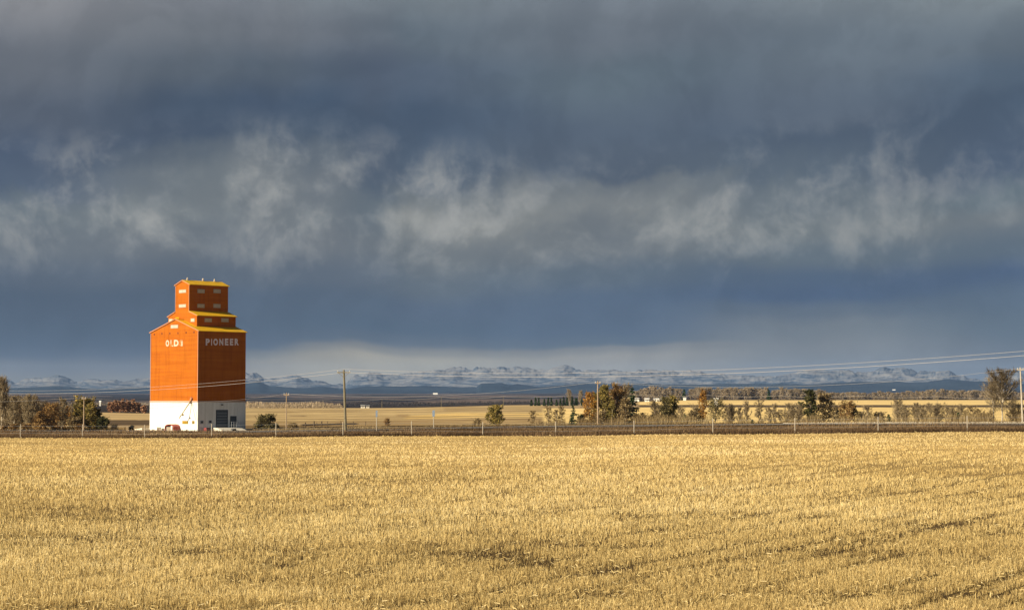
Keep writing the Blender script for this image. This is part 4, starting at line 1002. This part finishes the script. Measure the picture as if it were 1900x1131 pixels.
# lettering
def lettering(txt, face, px0, px1, py0, py1, m, off, name='lettering', widen=None):
    f = on_gable if face == 'g' else on_side
    c0, z0 = f(px0, py1, off); c1, z1 = f(px1, py0, off)
    cu = bpy.data.curves.new(name, 'FONT'); cu.body = txt; cu.size = 1.0; cu.offset = .05; cu.extrude = 0.0; cu.space_character = 1.12; cu.resolution_u = 3
    tmp = bpy.data.objects.new('tmp', cu); col.objects.link(tmp)
    dg = bpy.context.evaluated_depsgraph_get(); me = bpy.data.meshes.new_from_object(tmp.evaluated_get(dg))
    bpy.data.objects.remove(tmp)
    xs = [v.co.x for v in me.vertices]; ys = [v.co.y for v in me.vertices]
    x0, x1, y0, y1 = min(xs), max(xs), min(ys), max(ys)
    for v in me.vertices:
        u = (v.co.x-x0)/(x1-x0); w = (v.co.y-y0)/(y1-y0)
        c = c0+(c1-c0)*u; z = z0+(z1-z0)*w
        v.co = L3(c, off-.012, z) if face == 'g' else L3(off-.012, c, z)
    me.name = name; me.update(); me.materials.clear()
    return link(name, me, m, elev)
def letters(items, face, off):
    for t, a, b, y0, y1, m in items: lettering(t, face, a, b, y0, y1, m, off)
letters([('P', 381.5, 389.0, 628.0, 640.5, M['letter']), ('I', 391.5, 393.2, 628.0, 640.5, M['letter']), ('O', 395.5, 404.2, 627.9, 640.5, M['letter']), ('N', 406.6, 414.2, 627.9, 640.4, M['letter']),
         ('E', 417.0, 423.6, 627.9, 640.3, M['letter']), ('E', 426.3, 432.6, 627.9, 640.3, M['letter']), ('R', 435.3, 443.0, 627.9, 640.2, M['letter'])], 's', 0)
M['letterg'] = mat('white_lettering_front', (.60,.47,.36), .7, .2, .1, 1.2)
letters([('O', 307.4, 313.8, 630.3, 642.7, M['letterg']), ('D', 322.6, 331.4, 629.8, 642.3, M['letterg']), ('L', 316.2, 321.8, 630.0, 642.5, M['letterf']), ('S', 333.0, 339.6, 629.6, 642.0, M['letterf'])], 'g', 0)
def strip(px0, px1, py0, py1):
    a0, z0 = on_gable(px0, py1); a1, z1 = on_gable(px1, py0)
    mb = MB(); mb.prism([L3(a0, -.022, z0), L3(a1, -.022, z0), L3(a1, -.022, z1), L3(a0, -.022, z1)], db*.006); mb.build('lettering', M['letterg'], elev)
strip(316.6, 317.8, 630.3, 637.5); strip(319.6, 321.2, 640.6, 642.4); strip(336.6, 338.6, 632.5, 641.8)

# red porch with barrel awning on the sunlit side
def porch():
    r = empty('red_porch', (CX, CY, ZB), 0, 'small red and white barrel-roofed porch at the foot of the sunlit white wall', 'porch')
    a0, _ = on_gable(329.5, 790, -.7); a1, _ = on_gable(313, 790, -.7); zb = ZB
    lo, hi = min(a0, a1), max(a0, a1); w = hi-lo; d = 1.3; zt = 1.0
    def pt(a, b, z): return L3(a, b, z)
    midz = zb+.68
    mb = MB(); prof = []
    for k in range(9):
        t = math.pi*k/8; prof.append(pt(lo+w/2-math.cos(t)*w/2, -.05, midz+.45*math.sin(t)))
    prof2 = []
    for k in range(9):
        t = math.pi*(8-k)/8; prof2.append(pt(lo+w/2-math.cos(t)*(w/2-.12), -.05, midz+.34*math.sin(t)))
    mb.prism(prof+prof2, -db*d); mb.build('awning', M['red'], r)
    mb = MB(); mb.prism([pt(lo, -.05, zb), pt(lo+.12, -.05, zb), pt(lo+.12, -.05, midz), pt(lo, -.05, midz)], -db*d); mb.build('side_wall', M['red'], r)
    mb = MB(); mb.prism([pt(hi-.12, -.05, zb), pt(hi, -.05, zb), pt(hi, -.05, midz), pt(hi-.12, -.05, midz)], -db*d); mb.build('side_wall', M['red'], r)
    mb = MB(); mb.prism([pt(lo+.35, -d-.05, zb), pt(lo+.75, -d-.05, zb), pt(lo+.75, -d-.05, midz+.2), pt(lo+.35, -d-.05, midz+.2)], db*.05); mb.build('white_jamb', M['white'], r)
    mb = MB(); mb.prism([pt(lo+.95, -d+.1, zb), pt(hi-.3, -d+.1, zb), pt(hi-.3, -d+.1, midz), pt(lo+.95, -d+.1, midz)], db*.05); mb.build('door', mat('weathered_door', (.32,.27,.21)), r)
porch()
# loading dock along the shaded side, front shaped as a slope to catch sun
dock = empty('loading_dock', (CX, CY, ZB), 0, 'long pale concrete loading platform below the dark doors of the elevator', 'dock')
b0, _ = on_side(404, 794, -1.6); b1, _ = on_side(449, 794, -1.6)
mb = MB(); mb.prism([L3(-3.4, b0, ZB-.2), L3(-3.4, b0, ZB+.05), L3(-1.5, b0, ZB+.56), L3(-.1, b0, ZB+.62), L3(-.1, b0, ZB-.2)], db*(b1-b0)); mb.build('platform', M['concrete'], dock)
mb = MB(); mb.prism([L3(-3.3, b0+1.9, ZB-.2), L3(-3.3, b0+2.5, ZB-.2), L3(-3.3, b0+2.5, ZB+.45), L3(-3.3, b0+1.9, ZB+.45)], da*.5); mb.build('bumper', M['dark'], dock)
mb = MB()
for k in range(5):
    b = b1-1.9+k*.47; mb.tube([L3(-1.5, b, ZB+.62), L3(-1.5, b, ZB+1.55)], .03, 5)
for z in (1.1, 1.5): mb.tube([L3(-1.5, b1-1.9, ZB+z), L3(-1.5, b1-.02, ZB+z)], .025, 5)
mb.build('railing', M['metal'], dock)
fb = empty('hydrant_box', (CX, CY, ZB), 0, 'small dark red machine standing against the shaded white wall', 'machine')
b0, _ = on_side(385.5, 794, -.9)
mb = MB(); mb.prism([L3(-1.2, b0-.3, ZB), L3(-1.2, b0+.3, ZB), L3(-1.2, b0+.3, ZB+.4), L3(-1.2, b0+.2, ZB+.6), L3(-1.2, b0-.2, ZB+.6), L3(-1.2, b0-.3, ZB+.4)], da*.8); mb.build('machine_body', mat('dark_red', (.22,.04,.035), .6), fb)
for s in (-.36, .2): mb = MB(); mb.prism([L3(-1.25, b0+s, ZB+.02), L3(-1.25, b0+s+.18, ZB+.02), L3(-1.25, b0+s+.18, ZB+.6), L3(-1.25, b0+s, ZB+.6)], da*.045); mb.build('side_panel', M['dark'], fb)
# concrete ramp on the left
mb = MB(); a0, _ = on_gable(278, 795); 
r0 = L3(WA+.1, 0, 0); mb.prism([L3(WA+.1, -1.5, ZB-.2), L3(WA+6.8, -1.5, ZB-.2), L3(WA+3.2, -1.5, ZB+.15), L3(WA+.1, -1.5, ZB+.42)], db*6)
o = mb.build('drive_ramp', M['concrete'], None, (CX, CY, ZB)); tag(o, 'low pale concrete ramp leading up to the left side of the elevator', 'ramp')
mb = MB(); a, _ = on_gable(297.5, 795, -.6); mb.box((-.3, -.25, 0), (.3, .25, .5)); mb.box((-.34, -.29, .503), (.34, .29, .58))
o = mb.build('utility_box', M['post'], None, C0+da*a-db*.7+Vector((0, 0, ZB))); tag(o, 'small tan box at the foot of the sunlit white elevator wall', 'box')

# ------------------------------------------------------------------ utility poles and wires
def pole(label, px, top, Y, m, arm=1.7, r=.14, name='utility_pole', toppx=None, group=None, armz=.35, loc=None, H_=None, ins=True):
    L = Vector(at(px, Y)) if loc is None else Vector(loc); hh = hm(px, top, Y) if H_ is None else H_
    root = empty(name, L, 0, label, 'utility pole', group)
    tx = 0 if toppx is None else P(toppx, top, Y).x-L.x
    mb = MB(); mb.tube([(0, 0, -.3), (tx*.5, 0, hh*.5), (tx, 0, hh)], r, 8, r*.62); mb.build('pole', m, root)
    if arm:
        mb = MB(); mb.box((-arm/2, -.15, hh-armz-.07), (arm/2, -.04, hh-armz+.07), Matrix.Translation((tx, 0, 0))); a = mb.build('crossarm', m, root)
        if ins:
            mb = MB()
            for s in (-1, 1):
                mb.tube([(tx+s*(arm/2-.1), -.09, hh-armz+.07), (tx+s*(arm/2-.1), -.09, hh-armz+.27)], .06, 6)
            mb.build('insulator', M['ins'], a)
            mb = MB(); mb.tube([(tx-.4*arm, -.17, hh-armz-.05), (tx, -.17, hh-armz-.7)], .025, 4); mb.tube([(tx+.4*arm, -.17, hh-armz-.05), (tx, -.17, hh-armz-.7)], .025, 4); mb.build('brace', m, root) if arm > 1.2 else None
    return root
pole('tall grey wooden utility pole with a crossarm standing right of the elevator', 642, 686, 262, M['pole'], 1.9, .21, toppx=638, armz=.35)
pole('thin pale utility pole in front of the green and gold tree on the left', 157, 735, 279, M['polep'], .7, .11)
pole('slim pale utility pole right of the olive round bush', 532, 728, 290, M['polep'], .9, .10)
pole('plain tan utility pole in front of the middle tree clump', 1109, 706, 279, M['polep'], .9, .14)
pole('pale utility pole at the right edge of the photo', 1896, 681, 262, M['post'], 1.0, .15, toppx=1893)
def line_pt(d): return Vector((-23.9-d, 262+.91*d, 0))
Lp = line_pt(117); pole('utility pole beyond the left edge of the photo', 0, 0, Lp.y, M['pole'], 1.75, .16, loc=(Lp.x, Lp.y, h(Lp.x, Lp.y)), H_=9.3-h(Lp.x, Lp.y))
Rp = line_pt(-100); pole('utility pole beyond the right edge of the photo', 0, 0, Rp.y, M['pole'], 1.75, .16, loc=(Rp.x, Rp.y, h(Rp.x, Rp.y)), H_=12.3-h(Rp.x, Rp.y))
def wire(pts, label, r=.022, group='overhead wires'):
    mb = MB(); mb.tube(pts, r, 4); o = mb.build('power_line', M['wire'], None, fixn=False)
    tag(o, label, 'wire', group); return o
def w1(dz, off):
    pts = []
    n = Vector((.67, .74, 0))*off
    for d in np.linspace(117, 0, 30): pts.append(line_pt(d)+n+Vector((0, 0, 9.25-.1007*d+.00086*d*d+dz)))
    for e in np.linspace(0, 100, 34)[1:]: pts.append(line_pt(-e)+n+Vector((0, 0, 9.25-.0587*e+.000896*e*e+dz)))
    return pts
wire(w1(.05, 0), 'upper of the two overhead wires hung on the tall grey pole', .013)
wire(w1(-.42, .0), 'lower of the two overhead wires hung on the tall grey pole', .017)
# second line of slim poles
B = [(157, 735, 279), (532, 728, 290), (1109, 706, 279), (1893, 681, 262)]
def span(a, b, sag, n=16):
    return [a.lerp(b, i/n)-Vector((0, 0, sag*4*(i/n)*(1-i/n))) for i in range(n+1)]
pb = [P(-250, 742, 275)]+[P(x, y+2, Y) for x, y, Y in B]+[P(2400, 650, 245)]
pts = []
for i, (a, b) in enumerate(zip(pb[:-1], pb[1:])): pts += span(a, b, [.5, 1.1, 1.2, 1.6, 1.0][i])[(1 if i else 0):]
wire(pts, 'single faint wire strung between the slim pale poles', .014)
# far line
FL = [(84, 748, 1000), (200, 748, 1040), (330, 745, 1060), (464, 743.5, 1090), (600, 742.5, 1110), (709, 740, 1130), (819, 736.5, 1150), (934, 735, 1160), (1058, 733, 1170), (1180, 732.5, 1180), (1304, 732, 1190), (1445, 733.5, 1190), (1590, 734, 1190), (1738, 735, 1190), (1892, 737, 1190), (2050, 738, 1190)]
fp = []
for i, (x, y, Y) in enumerate(FL):
    L = at(x, Y)
    pole('tiny pale pole in the distant line along the far fields', x, y, Y, M['pole'], .9, .14, group='distant utility poles', ins=False); fp.append(P(x, y, Y))
pts = []
for i, (a, b) in enumerate(zip(fp[:-1], fp[1:])): pts += span(a, b, 1.0, 8)[(1 if i else 0):]
wire(pts, 'thin wire strung along the distant line of poles', .07)

# ------------------------------------------------------------------ fence
def ypost(px): return edge_y(Xof(px, 235))+3.5
FP = [(-80, 25), (40, 25), (155, 25), (270, 24), (394, 26), (513, 27), (637, 26), (764, 27), (896, 25), (1031, 26), (1176, 26), (1322, 29), (1474, 29), (1628, 29), (1793, 29), (1965, 30)]
names = ['', 'left edge, below the bare poplars', 'the left utility pole', 'the ramp of the elevator', 'the shaded white wall of the elevator', 'the olive round bush', 'the tall grey pole', 'the gap between the two road signs', 'the lone olive tree', 'the bare saplings', 'the tall ragged spruce', 'the sparse green tree', 'the row of bare saplings', 'the dark brown shrubs', 'the small pointed spruce', '']
postpts = []
for i, (px, hp) in enumerate(FP):
    Y = edge_y((px-950)/F*235)+3.2; Y = edge_y((px-950)/F*Y)+3.2
    L = Vector(at(px, Y)); hh = hp*Y/F
    mb = MB(); mb.tube([(0, 0, -.2), (0, 0, hh-.04), (0, 0, hh)], .055, 8); 
    o = mb.build('fence_post', M['post'], None, L)
    tag(o, f'pale wooden fence post in front of {names[i]}' if names[i] else 'pale wooden fence post outside the photo edge', 'fence post', 'pale fence posts along the stubble field')
    postpts.append(L+Vector((0, 0, hh)))
for k, nm in ((.25, 'top'), (.75, 'middle'), (1.2, 'bottom')):
    pts = []
    for a, b in zip(postpts[:-1], postpts[1:]): pts += [a-Vector((0, 0, k))]
    pts.append(postpts[-1]-Vector((0, 0, k)))
    mb = MB(); mb.tube(pts, .006, 4); o = mb.build('fence_wire', M['metal'], None, fixn=False); tag(o, f'{nm} strand of thin fence wire along the stubble field', 'fence wire', 'fence wires')
# old short posts by the dark ditch
for i, (px, tp) in enumerate([(567.5, 783), (583.5, 781), (588.5, 783), (597.5, 781), (608.5, 781), (633, 780), (656, 781), (679, 781)]):
    L = at(px, 330); mb = MB(); mb.tube([(0, 0, -.2), (0, 0, hm(px, tp, 330))], .12 if i in (0, 1, 3) else .06, 6)
    tag(mb.build('old_post', M['dpost'], None, L), 'short dark old fence post beside the ditch in the tan field', 'fence post', 'short dark posts by the ditch')
# road signs (seen from behind, almost edge on)
def rsign(px, top, bot, Y, w, label):
    L = Vector(at(px, Y)); hh = hm(px, top, Y); r = empty('road_sign', L, 0, label, 'road sign')
    mb = MB(); mb.tube([(0, 0, -.2), (0, 0, hh-.1)], .07, 6); mb.build('sign_post', M['post'], r)
    mb = MB(); mb.box((-w/2, -.09, hh-(bot-top)*Y/F), (w/2, -.072, hh)); mb.build('sign_panel', M['signback'], r)
rsign(699.3, 761, 773, 259, .26, 'narrow grey-blue road sign on a post right of the tall grey pole')
rsign(804.8, 760.5, 772, 263, .36, 'blue-grey road sign on a post between two fence posts mid photo')

# ------------------------------------------------------------------ far farm buildings
def barn(px, base, Y, w, hh, d, label, rm='wroof', rz=0.0, name='farm_building', wallm='white', door=True):
    X = Xof(px, Y); L = Vector((X, Y, P(px, base, Y).z)); r = empty(name, L, rz, label, 'building')
    eh = hh*.66
    mb = MB(); mb.prism([(-w/2, -d/2, -1.5), (w/2, -d/2, -1.5), (w/2, -d/2, eh), (-w/2, -d/2, eh)], (0, d, 0)); mb.build('wall', M[wallm], r)
    mb = MB(); mb.prism([(-w/2-.3, -d/2-.3, eh+.003), (-w/2-.3, 0, hh), (-w/2-.3, d/2+.3, eh+.003)], (w+.6, 0, 0)); mb.build('roof', M[rm], r)
    if door:
        mb = MB(); mb.box((-w*.1, -d/2-.06, 0), (w*.12, -d/2-.003, eh*.7)); mb.build('door', M['dark'], r)
        for s in (-.32, .32):
            mb = MB(); mb.box((w*s-.5, -d/2-.06, eh*.35), (w*s+.5, -d/2-.003, eh*.7)); mb.build('window', M['dark'], r)
    return r
barn(1157, 742, 1400, 2.2, 1.8, 3, 'tiny white farmhouse showing right of the tall russet tree', 'white')
barn(1181, 741, 1400, 3.5, 1.3, 3, 'long low white shed seen behind the tall ragged spruce', 'white')
barn(1200, 743.5, 1400, 3.2, 2.2, 3, 'white farmhouse with a bright wall right of the ragged spruce', 'white')
barn(1220, 744.5, 1390, 5.6, 2.5, 4, 'largest white farm building, left of the two-topped green tree', 'white')
barn(1270, 740.8, 1420, 2.0, 1.7, 2.5, 'small white hut in front of the dark gap in the shelterbelt', 'white', door=False)
barn(1328, 747.5, 700, 1.2, 2.0, 1.2, 'narrow pale silo-like hut right of the slender orange larch', 'white', door=False)
barn(674, 754.8, 1150, 2.6, 1.5, 2.4, 'white farmhouse with grey roof at the far edge of the tan field', 'wroof', wallm='concrete')
barn(683, 754.8, 1150, 2.0, 1.2, 2.0, 'grey-roofed shed beside the white farmhouse at the tan field edge', 'wroof', wallm='concrete')
barn(808, 730.6, 6000, 15, 4, 10, 'distant white-roofed barn below the foothills, middle of the photo', 'white', door=False)
barn(1658, 723, 6500, 9, 3, 8, 'distant white barn below the foothills on the right', 'wroof', door=False)
barn(187, 750.5, 1300, .9, 2.9, .9, 'tiny pale tower standing left of the rusty grove', 'white', door=False)

# ------------------------------------------------------------------ haze
def haze():
    mb = MB(); mb.box((-19500, -19500, -32), (19500, 19500, 330)); 
    me_o = mb.build('haze', None); m = bpy.data.materials.new('haze'); m.use_nodes = True; m.node_tree.nodes.clear(); t = NT(m.node_tree)
    o = t.n('ShaderNodeOutputMaterial'); v = t.n('ShaderNodeVolumePrincipled')
    v.inputs['Color'].default_value = (.36, .57, 1.0, 1); v.inputs['Density'].default_value = 3.0e-5
    t.link(v.outputs[0], o.inputs['Volume']); me_o.data.materials.append(m)
    tag(me_o, 'thin blue haze lying over the plain and the mountains', 'haze', kind='stuff')
haze()
